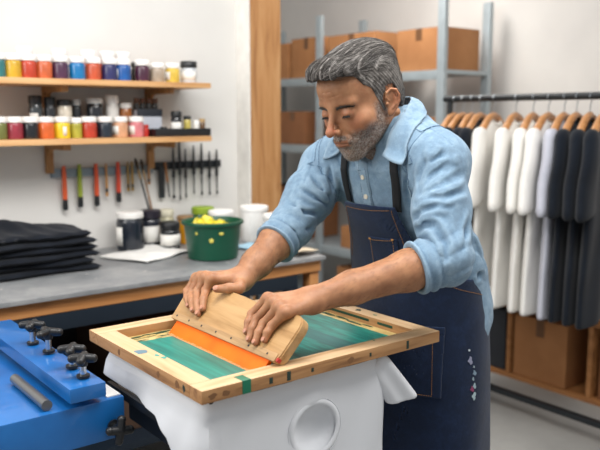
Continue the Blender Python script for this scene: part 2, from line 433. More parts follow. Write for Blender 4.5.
for x, a, b, l, tw in ((1.672, 1.285, 1.05, 'dark thin tool with round end, next right of the tall one', .009), (1.735, 1.275, 1.05, 'dark thin tool third from the left end of the black rail', .006),
                (1.778, 1.29, 1.065, 'dark thin tool in the middle of the black rail', .004), (1.820, 1.30, 1.055, 'longest upward reaching dark thin tool right of the rail centre', .006),
                (1.862, 1.262, 1.055, 'dark thin tool second from the right end of the black rail', .006), (1.902, 1.27, 1.055, 'dark thin tool at the right end of the black rail', .006)):
    slim(x, a, b, l, tw)
slim(1.704, 1.325, 1.04, 'tallest dark tool hanging on the black rail, top touching shelf height', .005)
t = empty('scraper', (1.612, 3.0755, 1.06), 0, 'black flat scraper hanging at the left end of the black rail', 'scraper')
bm = BM(); box(bm, (0, 0, .085), (.028, .008, .11), .002); obj('handle', bm, M_black, t); bm = BM(); box(bm, (0, 0, .016), (.030, .003, .034), .001); obj('blade', bm, M_railb, t)
t = empty('palette_knife', (1.642, 3.0755, 1.06), 0, 'thin wooden handled knife hanging right of the black scraper', 'knife')
bm = BM(); tube(bm, [(0, 0, .07), (-.012, 0, .16)], [.006, .005], 10); obj('handle', bm, flat('#a36b3e', .5), t); bm = BM(); tube(bm, [(.008, 0, 0), (0, 0, .072)], [.003, .004], 8, flat=.4); obj('blade', bm, M_railb, t)

# ---------------------------------------------------------------- work bench
def bench_mat():
    t = NT('stained_grey_top'); v = t.coord((1, 1, 1)); n = t.noise(v, 5, 6, .65, .4); f = t.noise(t.coord((3, 14, 10)), 5, 5, .7)
    s = t.noise(t.coord((1, 1, 1)), 26, 3, .6)
    c = t.ramp(n, [(.3, '#6f7274'), (.5, '#8b8c8d'), (.7, '#a9a8a6')]); c = t.mix(t.math('MULTIPLY', f, .35), c, '#5f656a')
    c = t.mix(t.ramp(s, [(.68, (0, 0, 0, 1)), (.72, (1, 1, 1, 1))]), c, '#bfb9b4')
    return t.set(c, .4)
M_bwood = wood('bench_wood', '#c58b55', '#b37843', '#8d5a30', 'x', .8, .55, .3); M_navy = flat('#1c2733', .45, .3, name='dark_steel')
t = empty('work_bench', (.75, 2.69, 0), 0, 'long work bench with grey stained top, wooden edge and dark steel frame below the shelves', 'work bench')
bm = BM(); box(bm, (-.02, .025, .852), (2.48, .735, .016), .003); obj('bench_top', bm, bench_mat(), t)
bm = BM(); box(bm, (-.02, .03, .8195), (2.46, .70, .049), .003); obj('bench_board', bm, M_bwood, t)
for y in (-.30, .34):
    bm = BM(); box(bm, (-.06, y, .765), (2.30, .04, .056), .002); obj('frame_rail', bm, M_navy, t)
for x in (-1.10, 1.07):
    for y in (-.30, .34):
        bm = BM(); box(bm, (x, y, .37), (.05, .05, .738), .002); obj('leg', bm, M_navy, t)
bm = BM(); box(bm, (1.185, -.285, .397), (.045, .05, .79), .003); obj('wooden_end_leg', bm, M_bwood, t)
bm = BM(); box(bm, (1.185, .31, .397), (.045, .05, .79), .003); obj('wooden_end_leg', bm, M_bwood, t)
bm = BM(); box(bm, (-.05, .02, .26), (2.1, .62, .03), .002); obj('lower_shelf', bm, M_navy, t)
bm = BM(); box(bm, (-.05, .335, .50), (2.1, .02, .45), .002); obj('back_panel', bm, flat('#26292c', .7), t)
bm = BM(); tube(bm, [(1.02, -.16, .01), (1.02, -.16, .79)], .022, 16); obj('steel_tube', bm, M_steel, t)
# bins on the bench's lower shelf
M_bin = flat('#1b1d20', .5, name='bin_plastic')
for x, w_, h_, l in ((.22, .38, .30, 'black storage crate on the bench shelf, partly hidden by the blue press'), (.78, .42, .24, 'dark grey storage crate on the bench shelf behind the printing screen'), (1.30, .36, .33, 'dark brown box on the bench shelf near the wooden leg')):
    t = empty('storage_crate', (x, 2.70, .275), 0, l, 'crate', 'crates under the bench'); c = M_bin if x < .5 else flat('#34373a', .6) if x < 1 else flat('#4a3527', .7)
    bm = BM(); box(bm, (0, 0, h_/2), (w_, .42, h_), .012); obj('crate_body', bm, c, t)
    bm = BM(); box(bm, (0, 0, h_+.006), (w_+.02, .44, .02), .006); obj('crate_rim', bm, c, t)
    bm = BM(); box(bm, (0, -.213, h_*.72), (.10, .012, .03), .004); obj('grip', bm, M_black, t)
# folded black shirts
def cloth_black():
    t_ = NT('black_cotton'); v = t_.coord(); n = t_.noise(v, 12, 4); f = t_.noise(v, 500, 2)
    t_.bump(f, .2, .0006); t_.b.inputs['Sheen Weight'].default_value = .08
    return t_.set(t_.ramp(n, [(.3, '#0d1118'), (.7, '#171c25')]), .9, Specular_IOR_Level=.15)
M_bcot = cloth_black()
def folded(cx, cy, z, sx, sy, h, rz, seed, top=False):
    n = 26; m = 6; bm = BM(); r = np.random.default_rng(seed); ph = r.uniform(0, 6, 6)
    def P(u, v, s):
        a = abs(u)**6+abs(v)**6
        ed = (1-min(1, max(abs(u), abs(v)))**8)
        x = u*sx/2+.006*math.sin(v*4+ph[0]); y = v*sy/2+.006*math.sin(u*4+ph[1])
        zz = h/2+s*h/2*(max(0, 1-max(abs(u), abs(v))**10))**.5+.0022*math.sin(u*5+ph[2])*math.sin(v*4+ph[3])
        if top and s > 0:
            zz += (.034*math.exp(-((u+.40)**2*9+(v-.25)**2*3))+.018*math.exp(-((u-.1)**2*5+(v-.3)**2*4)))*ed + .003*math.sin(u*14+v*6)
        return (x, y, zz)
    for s in (1, -1):
        g = [[bm.verts.new(P(-1+2*i/n, -1+2*j/n, s)) for j in range(n+1)] for i in range(n+1)]
        for i in range(n):
            for j in range(n): bm.faces.new((g[i][j], g[i+1][j], g[i+1][j+1], g[i][j+1]))
    bmesh.ops.remove_doubles(bm, verts=bm.verts, dist=.0004)
    o = obj('folded_shirt', bm, M_bcot, None, 60, (cx, cy, z)); o.rotation_euler.z = rz; return o
zz = .8605
names = ['bottom', 'second from the bottom', 'third from the bottom', 'fourth from the bottom', 'fifth from the bottom']
for k, (dx, dy, rz) in enumerate(((0, 0, .03), (-.01, .006, -.02), (.006, -.004, .05), (-.004, .008, 0), (-.012, .0, .04))):
    o = folded(.925+dx, 2.795+dy, zz, .40, .30, .024, rz, 10+k); tag(o, f'folded black shirt, {names[k]} of the dark pile on the bench', 'folded shirt', 'folded black shirts on the bench'); zz += .0245
tag(folded(.915, 2.80, zz, .385, .29, .026, .02, 20, True), 'rumpled black shirt lying on top of the dark pile on the bench', 'folded shirt', 'folded black shirts on the bench')
# big jars on the bench
GJ = 'large jars at the back of the bench'
M_dark = flat('#1b222c', .25, name='dark_glass')
j = jar(1.400, 2.965, .8605, .058, .165, '#1a202a', 'large black ink jar with white lid and white label beside the folded black shirts', M_cap, (M_paper, TOCAM-50, 55), GJ, .16, 'ink_jar', 'jar', .9)
j = jar(1.512, 3.000, .8605, .048, .160, '#23262f', 'tall dark jar with black lid and white label between two other ink jars', flat('#231f2b', .4), (M_paper, TOCAM, 130), GJ, .22, 'ink_jar', 'jar', .85)
j = jar(1.555, 2.900, .8605, .043, .115, '#1b1e23', 'short black lidded jar with broad white label in front of the amber jar', M_black, (M_paper, TOCAM, 170), GJ, .26, 'ink_jar', 'jar', .85)
j = jar(1.668, 2.970, .8605, .038, .125, '#c98a1e', 'amber yellow jar standing left behind the green bucket', flat('#8a6a45', .5), None, GJ, .14, 'ink_jar', 'jar', .85)
j = jar(1.615, 3.045, .8605, .034, .150, '#c9c4a5', 'pale jar with cream lid behind the amber jar', flat('#d7d2bb', .5), None, GJ, .2, 'ink_jar', 'jar', .85)
j = jar(1.775, 2.995, .8605, .052, .155, '#2c5c2c', 'dark green tub with lime green lid right behind the green bucket', flat('#8aa32c', .5), None, GJ, .2, 'paint_tub', 'tub', .9)
# long handled brushes leaning in the dark jar
def lean(x0, z0, x1, z1, y0, y1, col, lab):
    t = empty('paint_brush', (x0, y0, z0), 0, lab, 'brush', 'long brushes by the jars'); d = Vector((x1-x0, y1-y0, z1-z0))
    bm = BM(); tube(bm, [(0, 0, 0), d*.6], [.005, .004], 10); obj('handle', bm, flat(col, .5), t)
    bm = BM(); tube(bm, [d*.59, d*.78], [.0055, .006], 10); obj('ferrule', bm, flat('#8b7350', .4, .4), t)
    bm = BM(); tube(bm, [d*.77, d*.92, d], [.006, .008, .002], 10); obj('bristles', bm, flat('#3b332c', .9), t)
lean(1.508, 1.0215, 1.475, 1.245, 3.00, 3.055, '#23272b', 'dark long brush leaning above the ink jars towards the grey rail')
lean(1.520, 1.0215, 1.505, 1.240, 3.00, 3.06, '#7a5a3c', 'brown long brush leaning beside the dark one above the ink jars')
# green bucket with yellow paint
t = empty('bucket', (1.585, 2.60, .8605), 0, 'round dark green bucket with yellow paint inside on the bench', 'bucket')
M_green = flat('#0a4a35', .35, name='green_plastic')
bm = BM(); lathe(bm, [(0, 0), (.092, 0), (.100, .004), (.114, .130), (.117, .138), (.124, .140), (.126, .146), (.124, .152), (.117, .153), (.112, .148), (.110, .130), (.096, .008), (0, .008)], n=48); obj('bucket_shell', bm, M_green, t)
def yellow():
    t_ = NT('yellow_paint'); n = t_.noise(t_.coord(), 30, 4, .6)
    t_.bump(n, .6, .01); return t_.set(t_.ramp(n, [(.35, '#a79a18'), (.5, '#d9c928'), (.7, '#ebdc55')]), .35)
M_yel = yellow()
bm = BM()
lathe(bm, [(0, .132), (.05, .133), (.1095, .128), (.110, .122), (0, .120)], n=40)
obj('paint', bm, M_yel, t)
for a, r, s, h in ((2.6, .055, .03, .035), (1.6, .05, .034, .038), (3.4, .06, .028, .03), (.5, .06, .022, .022), (4.2, .03, .03, .028)):
    bm = BM(); bmesh.ops.create_icosphere(bm, subdivisions=3, radius=1)
    for v in bm.verts: v.co *= 1+.18*math.sin(v.co.x*5+a)*math.sin(v.co.y*6)
    bmesh.ops.transform(bm, matrix=Matrix.Translation((r*math.cos(a), r*math.sin(a), .126)) @ Matrix.Diagonal((s, s*.8, h, 1)), verts=bm.verts)
    obj('paint_lump', bm, M_yel, t)
for a, z, w_, h_ in ((math.radians(236), .085, .009, .009), (math.radians(256), .112, .010, .006), (math.radians(205), .112, .005, .006)):
    r = .1+.014*z/.13+.0012
    bm = BM(); lathe(bm, [(0, .0012), (.8, .0008), (1, 0), (0, -.001)], n=14, sx=w_, sy=h_, rot=RZ(a) @ RY(PI/2) @ RZ(PI/2), c=(r*math.cos(a), r*math.sin(a), z)); obj('paint_splash', bm, flat('#c9bd55', .5), t)
# white paper towel spread out
def sheet(name, cx, cy, z, sx, sy, rz, mat, amp, seed, n=40, th=.003, cut=None):
    bm = BM(); r = np.random.default_rng(seed)
    U_, V_ = np.meshgrid(np.linspace(-1, 1, n+1), np.linspace(-1, 1, n+1), indexing='ij')
    P = np.stack([U_*sx/2*(1+.05*hnoise(np.stack([V_, V_*0, U_], -1), 3, seed)), V_*sy/2*(1+.06*hnoise(np.stack([U_, V_, U_*0], -1), 3, seed+1)), 0*U_], -1)
    Z = amp*np.clip(hnoise(np.stack([P[..., 0], P[..., 1], 0*U_], -1), 34, seed+2)*.6+.7, 0, 2)
    g = [[bm.verts.new((P[i, j, 0], P[i, j, 1], Z[i, j]+th)) for j in range(n+1)] for i in range(n+1)]
    for i in range(n):
        for j in range(n): bm.faces.new((g[i][j], g[i+1][j], g[i+1][j+1], g[i][j+1]))
    o = obj(name, bm, mat, None, 180, (cx, cy, z)); o.rotation_euler.z = rz
    m = o.modifiers.new('t', 'SOLIDIFY'); m.thickness = th; m.offset = -1; return o
M_towel = flat('#e9e8e4', .9, name='white_paper')
tag(sheet('paper_towel', 1.40, 2.805, .861, .30, .24, .42, M_towel, .009, 5), 'white rumpled paper towel lying flat on the bench in front of the ink jars', 'paper towel')
# white tubs
def tub(x, y, r, h, lab):
    t = empty('white_tub', (x, y, .8605), 0, lab, 'tub', 'white tubs on the bench')
    bm = BM(); lathe(bm, [(0, 0), (r*.86, 0), (r*.9, .004), (r*.98, h*.86), (0, h*.86)], n=36); obj('tub_body', bm, M_cap, t)
    bm = BM(); lathe(bm, [(0, h*.861), (r*1.03, h*.861), (r*1.04, h*.87), (r*1.04, h*.97), (r*.98, h), (0, h)], n=36); obj('lid', bm, M_cap, t)
tub(1.957, 2.845, .062, .16, 'white plastic tub standing closest to the green bucket, behind it')
tub(1.815, 2.905, .055, .145, 'white plastic tub directly behind the green bucket')
t = empty('white_tub', (1.935, 2.64, .8605), 0, 'right-hand white plastic tub, partly behind the rolled sleeve', 'tub', 'white tubs on the bench')
bm = BM(); lathe(bm, [(0, 0), (.050, 0), (.053, .004), (.058, .125), (0, .125)], n=36); obj('tub_body', bm, M_cap, t)
bm = BM(); lathe(bm, [(0, .1255), (.061, .1255), (.062, .13), (.062, .14), (.058, .145), (0, .145)], n=36); obj('lid', bm, M_cap, t)
tag(sheet('blue_cloth', 1.83, 2.70, .861, .12, .10, .2, flat('#9ec3d6', .85), .008, 9), 'small light blue cloth on the bench right of the green bucket', 'cloth')
tag(sheet('crumpled_cloth', 1.90, 2.44, .861, .13, .11, .3, flat('#c9b9a0', .9), .026, 14), 'crumpled beige cloth at the right end of the bench', 'cloth')

# ---------------------------------------------------------------- metal storage shelf with boxes
M_galv = flat('#a3adb1', .4, .35, name='galvanised_steel')
t = empty('metal_shelving', (3.60, 4.05, 0), 0, 'grey metal shelving unit against the back wall holding cardboard boxes', 'shelving')
for y in (-1.03, .08, 1.05):
    for x in (-.2, .2):
        bm = BM(); box(bm, (x, y, 1.05), (.035 if x > 0 else .03, .055, 2.1), .003); obj('upright', bm, M_galv, t)
for z in (.12, .52, 1.215, 1.69):
    bm = BM(); box(bm, (0, .01, z-.012), (.42, 2.13, .024), .003); box(bm, (-.205, .01, z-.03), (.012, 2.13, .050), .003); obj('shelf', bm, M_galv, t)
def card_mat():
    t_ = NT('cardboard'); n = t_.noise(t_.coord(), 6, 4); f = t_.noise(t_.coord((1, 1, 60)), 4, 3)
    c = t_.ramp(n, [(.3, '#a06c41'), (.7, '#b07b4d')]); c = t_.mix(t_.math('MULTIPLY', f, .2), c, '#8a5a35'); return t_.set(c, .8)
M_card = card_mat(); M_card2 = flat('#8a5a38', .8, name='dark_cardboard')
def carton(cx, cy, z, sx, sy, sz, lab, mat=None, group='cardboard boxes on the shelving', tape=True, sticker=False, rz=0):
    t = empty('cardboard_box', (cx, cy, z), rz, lab, 'box', group); m = mat or M_card
    bm = BM(); box(bm, (0, 0, sz/2), (sx, sy, sz-.006), .003); obj('box_body', bm, m, t)
    for s in (-1, 1):
        bm = BM(); box(bm, (s*(sx/4+.0005), 0, sz-.0015), (sx/2-.002, sy, .003), .001); obj('flap', bm, m, t)
    if tape:
        bm = BM(); box(bm, (-sx/2-.0008, 0, sz*.86), (.0012, .05, sz*.28), 0); box(bm, (0, 0, sz+.0008), (sx, .05, .0012), 0); obj('packing_tape', bm, flat('#6e4c32', .35), t)
    if sticker:
        bm = BM(); box(bm, (-sx/2-.001, -sy*.32, sz*.5), (.0015, .11, sz*.5), 0); obj('white_sticker', bm, M_paper, t)
carton(3.60, 4.70, 1.6905, .34, .34, .26, 'cardboard box on the top tier seen beside the wooden post')
carton(3.60, 4.32, 1.6905, .34, .34, .28, 'cardboard box on the top tier just left above the grey hair')
carton(3.60, 3.84, 1.6905, .34, .46, .27, 'cardboard box on the top tier right behind the grey haired head')
carton(3.60, 3.235, 1.6905, .34, .36, .25, 'cardboard box at the right end of the top tier above the clothes rail')
carton(3.60, 4.48, 1.2155, .34, .30, .24, 'brown cardboard box on the middle tier left of the steel upright', M_card2)
carton(3.60, 3.92, 1.2155, .34, .34, .25, 'cardboard box on the middle tier behind the man, right of the steel upright', None)
carton(3.60, 3.24, 1.2155, .34, .40, .20, 'cardboard box with a white sticker behind the denim shoulder', None, sticker=True)
carton(3.60, 4.52, .5205, .34, .34, .38, 'open topped brown box on the third tier near the wooden post', M_card2)
carton(3.60, 3.75, .1205, .34, .44, .26, 'light cardboard box on the lowest tier of the metal shelving')
carton(3.60, 3.72, .5205, .34, .42, .15, 'flat cardboard box on the third tier of the metal shelving')
for k, (y, c) in enumerate(((3.56, '#1c2025'), (3.63, '#2a3138'), (3.50, '#33424a'))):
    jar(3.46+.0*k, y, 1.2155, .026, .19-.02*k, c, ('black bottle', 'dark grey bottle', 'shortest slate bottle')[k]+' on the middle tier close behind the ear', M_black, None, 'dark bottles on the shelving', .2, 'bottle', 'bottle')
o = sheet('black_cloth', 3.56, 4.52, .902, .30, .28, .1, M_bcot, .025, 33); tag(o, 'black cloth lying on the open brown box on the third tier', 'cloth')

# ---------------------------------------------------------------- clothes rack
t = empty('clothes_rack', (3.0, 1.95, 0), 0, 'black metal clothes rack on wheels holding the shirts', 'clothes rack')
bm = BM(); tube(bm, [(0, -.80, 1.511), (0, .69, 1.511)], .016, 14); obj('rail', bm, M_railb, t)
for y in (-.72, .655):
    bm = BM(); tube(bm, [(0, y, .09), (0, y, 1.50)], .014, 12); obj('upright', bm, M_railb, t)
    bm = BM(); tube(bm, [(-.22, y, .09), (.22, y, .09)], .014, 12); obj('foot', bm, M_railb, t)
    for x in (-.2, .2):
        bm = BM(); tube(bm, [(x-.012, y, .032), (x+.012, y, .032)], .030, 18); o = obj('caster', bm, M_black, t)
        bm = BM(); box(bm, (x, y, .065), (.034, .02, .03), .003); c_ = obj('caster_fork', bm, M_railb, t)
bm = BM(); box(bm, (-.02, -.03, .09), (.035, 1.40, .025), .004); obj('base_bar', bm, M_railb, t)
M_hwood = wood('hanger_wood', '#c08c5a', '#ad7846', '#8b5c32', 'x', 2, .4)
def make_hanger():
    t = empty('hanger', (0, 0, 0))
    bm = BM()
    pts = [(-.205, 0, -.145), (-.15, 0, -.105), (-.07, 0, -.062), (0, 0, -.048), (.07, 0, -.062), (.15, 0, -.105), (.205, 0, -.145)]
    tube(bm, pts, [.015, .017, .016, .015, .016, .017, .015], 12, flat=1.0, up=(0, 1, 0)); obj('hanger_arms', bm, M_hwood, t)
    bm = BM(); hk = [(0, 0, -.05), (0, 0, .0)]+[(.024*math.sin(a)*1.0, 0, .024-.024*math.cos(a)) for a in np.linspace(.3, 4.6, 12)]
    tube(bm, hk, .0022, 8); obj('hook', bm, M_steel, t)
    return t
def cot(name, a, b):
    t_ = NT(name); v = t_.coord(); n = t_.noise(v, 8, 3); f = t_.noise(v, 420, 2); t_.bump(f, .15, .0006)
    t_.b.inputs['Sheen Weight'].default_value = .1
    return t_.set(t_.ramp(n, [(.3, a), (.7, b)]), .9, Specular_IOR_Level=.2)
M_wcot = cot('white_cotton', '#dedcd7', '#e8e6e1'); M_gcot = cot('grey_cotton', '#aeb0bb', '#bcbec8'); M_ncot = cot('navy_cotton', '#0c1119', '#131a24')
def tee_sdf(P):
    """hanging T-shirt; x across, z down from the hanger, y thickness"""
    X = np.abs(P[..., 0]); z = P[..., 2]
    hw = np.interp(z, [-.95, -.35, -.14, -.085, -.055], [.245, .235, .215, .13, .075]); wav = .006*np.sin(P[..., 0]*30+np.sin(z*5)*1.6)*np.clip((-z-.15)*2.2, 0, 1)
    th = np.interp(z, [-.95, -.3, -.1, -.05], [.038, .034, .026, .018])
    e = nrm(np.stack([X/hw, (P[..., 1]-wav)/th], -1)); body = (e-1)*th*.8
    body = smax(smax(body, -.93-z, .01), z+.062+.33*np.clip(X-.06, 0, 1)*1.0, .02)
    a0, a1 = A3(.200, 0, -.155), A3(.262, 0, -.44)
    q = np.stack([X, P[..., 1], z], -1)-a0; d = a1-a0; t_ = np.clip((q @ d)/float(d@d), 0, 1.0); r = q-t_[..., None]*d
    w_ = np.stack([r[..., 0]/(.052+.032*t_), (r[..., 1]-.003*np.sin(z*26+P[..., 0]*8))/(.030), r[..., 2]/.052], -1)
    sl = (nrm(w_)-1)*.028
    sl = smax(sl, -(z+.455+(X-.26)*.25), .008)
    d = smin(body, sl, .016)
    nk = nrm(np.stack([P[..., 0]/.085, (P[..., 1])/.05, (z+.045)/.052], -1))-1
    return smax(d, -nk*.04, .006)
Vt, Ft = surf(tee_sdf, (-.40, -.09, -.96), (.40, .09, -.02), .0085)
def make_tee(name, mat):
    t = empty(name, (0, 0, 0)); np_mesh('shirt_body', Vt, Ft, mat, t, None, relax=1)
    bm = BM(); tube(bm, [(.078*math.cos(a), .024*math.sin(a)-.003, -.072-.022*abs(math.sin(a))*(1 if a > PI else .3)) for a in np.linspace(0, 2*PI, 25)], .006, 8); obj('neckband', bm, mat, t); return t
hg0 = make_hanger(); tees = {'w': make_tee('hanging_shirt', M_wcot), 'g': make_tee('hanging_shirt', M_gcot), 'n': make_tee('hanging_shirt', M_ncot)}
first = {'h': hg0, **tees}; used = set()
def inst(k, loc, rz):
    o = first[k] if k not in used else copy_tree(first[k]); used.add(k); o.location = loc; o.rotation_euler.z = rz; return o
row = [(2.575, 'n', 'farthest dark shirt on the rack, nearest the far end of its rail'), (2.520, 'n', 'second dark shirt from the far end of the rack'), (2.465, 'n', 'third dark shirt from the far end of the rack'),
       (2.410, 'n', 'dark shirt on the rack touching the first white shirt'), (2.330, 'w', 'white shirt hanging farthest back, beside the dark shirts'), (2.205, 'w', 'second white shirt from the left on the rack'),
       (2.110, 'w', 'third white shirt from the left on the rack'), (2.030, 'w', 'white shirt on the rack just before the grey one'), (1.950, 'g', 'pale grey shirt on the rack between white and black shirts'),
       (1.890, 'n', 'first near black shirt right of the pale grey shirt'), (1.825, 'n', 'second near black shirt at the right edge of the view'), (1.755, 'n', 'third near black shirt at the right edge of the view')]
HL = ['farthest dark shirt on the rack', 'second dark shirt from the far end', 'third dark shirt from the far end', 'dark shirt touching the first white one', 'farthest back white shirt', 'second white shirt from the left', 'third white shirt from the left', 'white shirt just before the grey one', 'pale grey shirt', 'first near black shirt', 'second near black shirt', 'third near black shirt']
for k, (y, c, l) in enumerate(row):
    rz = math.radians(20+RNG.uniform(-3, 3)); z = 1.478
    o = inst(c, (3.0, y, z-.0), rz); tag(o, l, 'shirt', 'shirts hanging on the rack')
    h = inst('h', (3.0, y, z), rz); tag(h, 'wooden hanger carrying the '+HL[k], 'hanger', 'wooden hangers on the rack')

# ---------------------------------------------------------------- wooden cubby shelf with boxes
M_cub = wood('cubby_wood', '#b27d4e', '#a06c3e', '#7d5230', 'y', .8, .6)
t = empty('cubby_shelf', (3.60, 2.10, 0), 0, 'low wooden cubby shelf standing behind the clothes rack', 'shelf')
for z in (.0125, .405, .80):
    bm = BM(); box(bm, (0, 0, z), (.44, 1.30, .025), .002); obj('shelf_board', bm, M_cub, t)
for y in (-.62, -.11, .375, .64):
    for z in (.2085, .6025):
        bm = BM(); box(bm, (0, y, z), (.43, .024, .365), .002); obj('divider', bm, M_cub, t)
bm = BM(); box(bm, (.215, 0, .40), (.008, 1.28, .76), 0); obj('back_panel', bm, flat('#6c4a30', .8), t)
carton(3.575, 2.285, .0255, .36, .32, .335, 'large brown cardboard box in the lower cubby under the white shirts', M_card, 'cardboard boxes in the cubby shelf')
carton(3.575, 2.605, .0255, .36, .20, .34, 'narrow dark box in the lower cubby left of the large cardboard box', flat('#2b2f36', .6), 'cardboard boxes in the cubby shelf', False)
carton(3.575, 1.74, .0255, .36, .40, .33, 'brown cardboard box in the cubby at the right edge under the black shirts', M_card2, 'cardboard boxes in the cubby shelf')
carton(3.575, 2.235, .418, .36, .40, .30, 'brown cardboard box in the upper cubby hidden behind the shirt hems', M_card2, 'cardboard boxes in the cubby shelf')
# ================================================================ PRINTING TABLE: press, platen with T-shirt, screen, squeegee
M_frame = wood('frame_pine', '#d4b48f', '#c8a67d', '#a98056', 'x', 1.3, .5, .25); M_framey = wood('frame_pine_y', '#d4b48f', '#c8a67d', '#a98056', 'y', 1.3, .5, .25)
M_side = wood('frame_side', '#b98d5f', '#a97b4e', '#7c5533', 'x', 1.6, .6, .3); M_sidey = wood('frame_side_y', '#b98d5f', '#a97b4e', '#7c5533', 'y', 1.6, .6, .3)  # darker side wood: partly aged timber, partly side shade put into the colour
FX0, FX1, FY0, FY1, FZ0, FZ1 = .650, 1.267, 1.112, 1.606, .9245, .950
IX0, IX1, IY0, IY1 = .695, 1.226, 1.156, 1.562
t = empty('printing_screen', (.96, 1.36, FZ0), 0, 'wooden printing screen frame with teal mesh lying on the white shirt', 'printing screen')
O3 = Vector((.96, 1.36, FZ0))
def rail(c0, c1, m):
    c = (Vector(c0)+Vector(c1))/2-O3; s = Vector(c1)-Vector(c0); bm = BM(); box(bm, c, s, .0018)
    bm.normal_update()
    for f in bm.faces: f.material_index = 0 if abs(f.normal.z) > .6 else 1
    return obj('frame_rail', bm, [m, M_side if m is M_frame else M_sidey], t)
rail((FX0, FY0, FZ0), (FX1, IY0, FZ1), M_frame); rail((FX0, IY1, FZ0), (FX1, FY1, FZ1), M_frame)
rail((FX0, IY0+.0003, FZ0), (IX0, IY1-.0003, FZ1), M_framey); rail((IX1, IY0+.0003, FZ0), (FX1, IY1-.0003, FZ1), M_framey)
def mesh_mat():
    m = NT('screen_mesh'); v = m.n('ShaderNodeTexCoord').outputs['Object']; s = m.sep(v)
    n = m.noise(v, 30, 4, .6); st = m.noise(m.coord((55, 3, 1)), 1.6, 4, .6, .3); fine = m.noise(m.coord((300, 6, 1)), 1, 2)
    teal = m.ramp(st, [(.30, '#0b665d'), (.5, '#10796c'), (.72, '#1d8f80')])
    sm = m.noise(m.coord((30, 5, 1)), 2.2, 5, .7)
    # ink is dragged darker behind the blade
    beh = m.math('GREATER_THAN', s[0], -.035)
    teal = m.mix(m.math('MULTIPLY', beh, m.math('MULTIPLY', m.ramp(sm, [(.42, (0, 0, 0, 1)), (.62, (1, 1, 1, 1))]), .75)), teal, '#08403f')
    band = m.math('MULTIPLY', m.math('GREATER_THAN', s[0], .085), m.math('LESS_THAN', s[0], .135))
    teal = m.mix(m.math('MULTIPLY', band, .7), teal, '#0a4d4f')
    wob = m.math('MULTIPLY', m.math('SUBTRACT', n, .5), .006)
    def lt(a, b): return m.math('LESS_THAN', m.math('ADD', a, wob), b)
    def gt(a, b): return m.math('GREATER_THAN', m.math('ADD', a, wob), b)
    ins = m.math('MULTIPLY', m.math('MULTIPLY', gt(s[0], -.262), lt(s[0], .238)), m.math('MULTIPLY', gt(s[1], -.206), lt(m.math('ADD', s[1], m.math('MULTIPLY', s[0], .08)), .135)))
    tape = m.ramp(n, [(.3, '#b4995c'), (.7, '#d3bd82')])
    # dark green ink smears on the far margin
    sme = m.noise(m.coord((9, 60, 1), (0, 0, .03)), 1.7, 5, .75, .8)
    far = m.math('MULTIPLY', gt(s[1], .150), lt(s[1], .186))
    tape = m.mix(m.math('MULTIPLY', far, m.ramp(sme, [(.50, (0, 0, 0, 1)), (.54, (1, 1, 1, 1))])), tape, '#173d2a')
    c = m.mix(ins, tape, teal); m.bump(fine, .1, .0005)
    return m.set(c, .35, Specular_IOR_Level=.4)
bm = BM(); box(bm, ((IX0+IX1)/2-.96, (IY0+IY1)/2-1.36, .9285-FZ0), (IX1-IX0-.001, IY1-IY0-.001, .002)); obj('mesh', bm, mesh_mat(), t, 0)
M_dk2 = flat('#14402f', .45, name='dark_green_ink'); M_gr = flat('#0f6b4e', .4, name='green_ink'); M_dk = flat('#20352c', .5, name='dark_ink'); M_bl = flat('#5f7d8a', .5, name='blue_grey_ink'); M_te = flat('#3f9a8d', .5, name='teal_ink'); M_kn = flat('#7a5433', .7, name='knot_wood')
def blob(x, y, z, rx, ry, nrm_, m, name='ink_stain'):
    bm = BM(); k = 18; ph = random.random()*6
    prism(bm, [((1+.22*math.sin(3*a+ph)+.12*math.sin(5*a))*rx*math.cos(a), (1+.2*math.sin(2*a+ph))*ry*math.sin(a)) for a in np.linspace(0, 2*PI, k+1)[:-1]], -.0004, .0004)
    R_ = {'z': Matrix.Identity(3), 'y': RX(PI/2), 'x': RY(-PI/2)}[nrm_]
    bmesh.ops.transform(bm, matrix=Matrix.Translation(Vector((x, y, z))-O3) @ R_.to_4x4(), verts=bm.verts); obj(name, bm, m, t)
blob(.668, 1.385, FZ1, .012, .016, 'z', M_bl); blob(.688, 1.322, FZ1, .005, .008, 'z', M_te); blob(.684, 1.345, FZ1, .004, .006, 'z', M_te)
blob(1.247, 1.36, FZ1, .007, .009, 'z', M_dk); blob(1.246, 1.30, FZ1, .003, .006, 'z', M_gr); blob(1.10, 1.150, FZ1, .003, .003, 'z', M_gr)
for x, y, rx, ry in ((.735, 1.546, .016, .005), (.765, 1.552, .012, .003), (.800, 1.549, .022, .0065), (1.213, 1.44, .005, .030), (1.216, 1.385, .0045, .026), (1.210, 1.335, .004, .03), (1.217, 1.295, .003, .018), (1.205, 1.475, .004, .012), (1.15, 1.548, .03, .005)):
    blob(x, y, .9300, rx, ry, 'z', M_dk2)
for x, y0, y1 in ((1.2258, 1.30, 1.46), (1.2258, 1.22, 1.27)):
    bm = BM(); box(bm, Vector((x, (y0+y1)/2, .9405))-O3, (.0010, y1-y0, .006), .0002); obj('ink_mark', bm, M_dk2, t)
for x, w_, h_, m in ((.745, .0095, .0125, M_gr), (.800, .004, .006, M_dk), (.842, .0045, .009, M_dk), (.900, .003, .004, M_dk), (1.055, .0025, .004, M_dk), (1.165, .0035, .009, M_dk)):
    bm = BM(); box(bm, Vector((x, FY0, .937))-O3, (w_*2, .0012, min(h_*2, .0245)), .0003); obj('ink_mark', bm, m, t)
bm = BM(); box(bm, Vector((.745, FY0+.014, FZ1))-O3, (.019, .030, .001), .0003); obj('ink_mark', bm, M_gr, t)
for y, w_ in ((1.20, .009), (1.275, .005), (1.175, .004), (1.45, .005)): blob(FX0, y, .937, .007, w_, 'x', M_kn if w_ > .0045 else M_dk, 'knot')
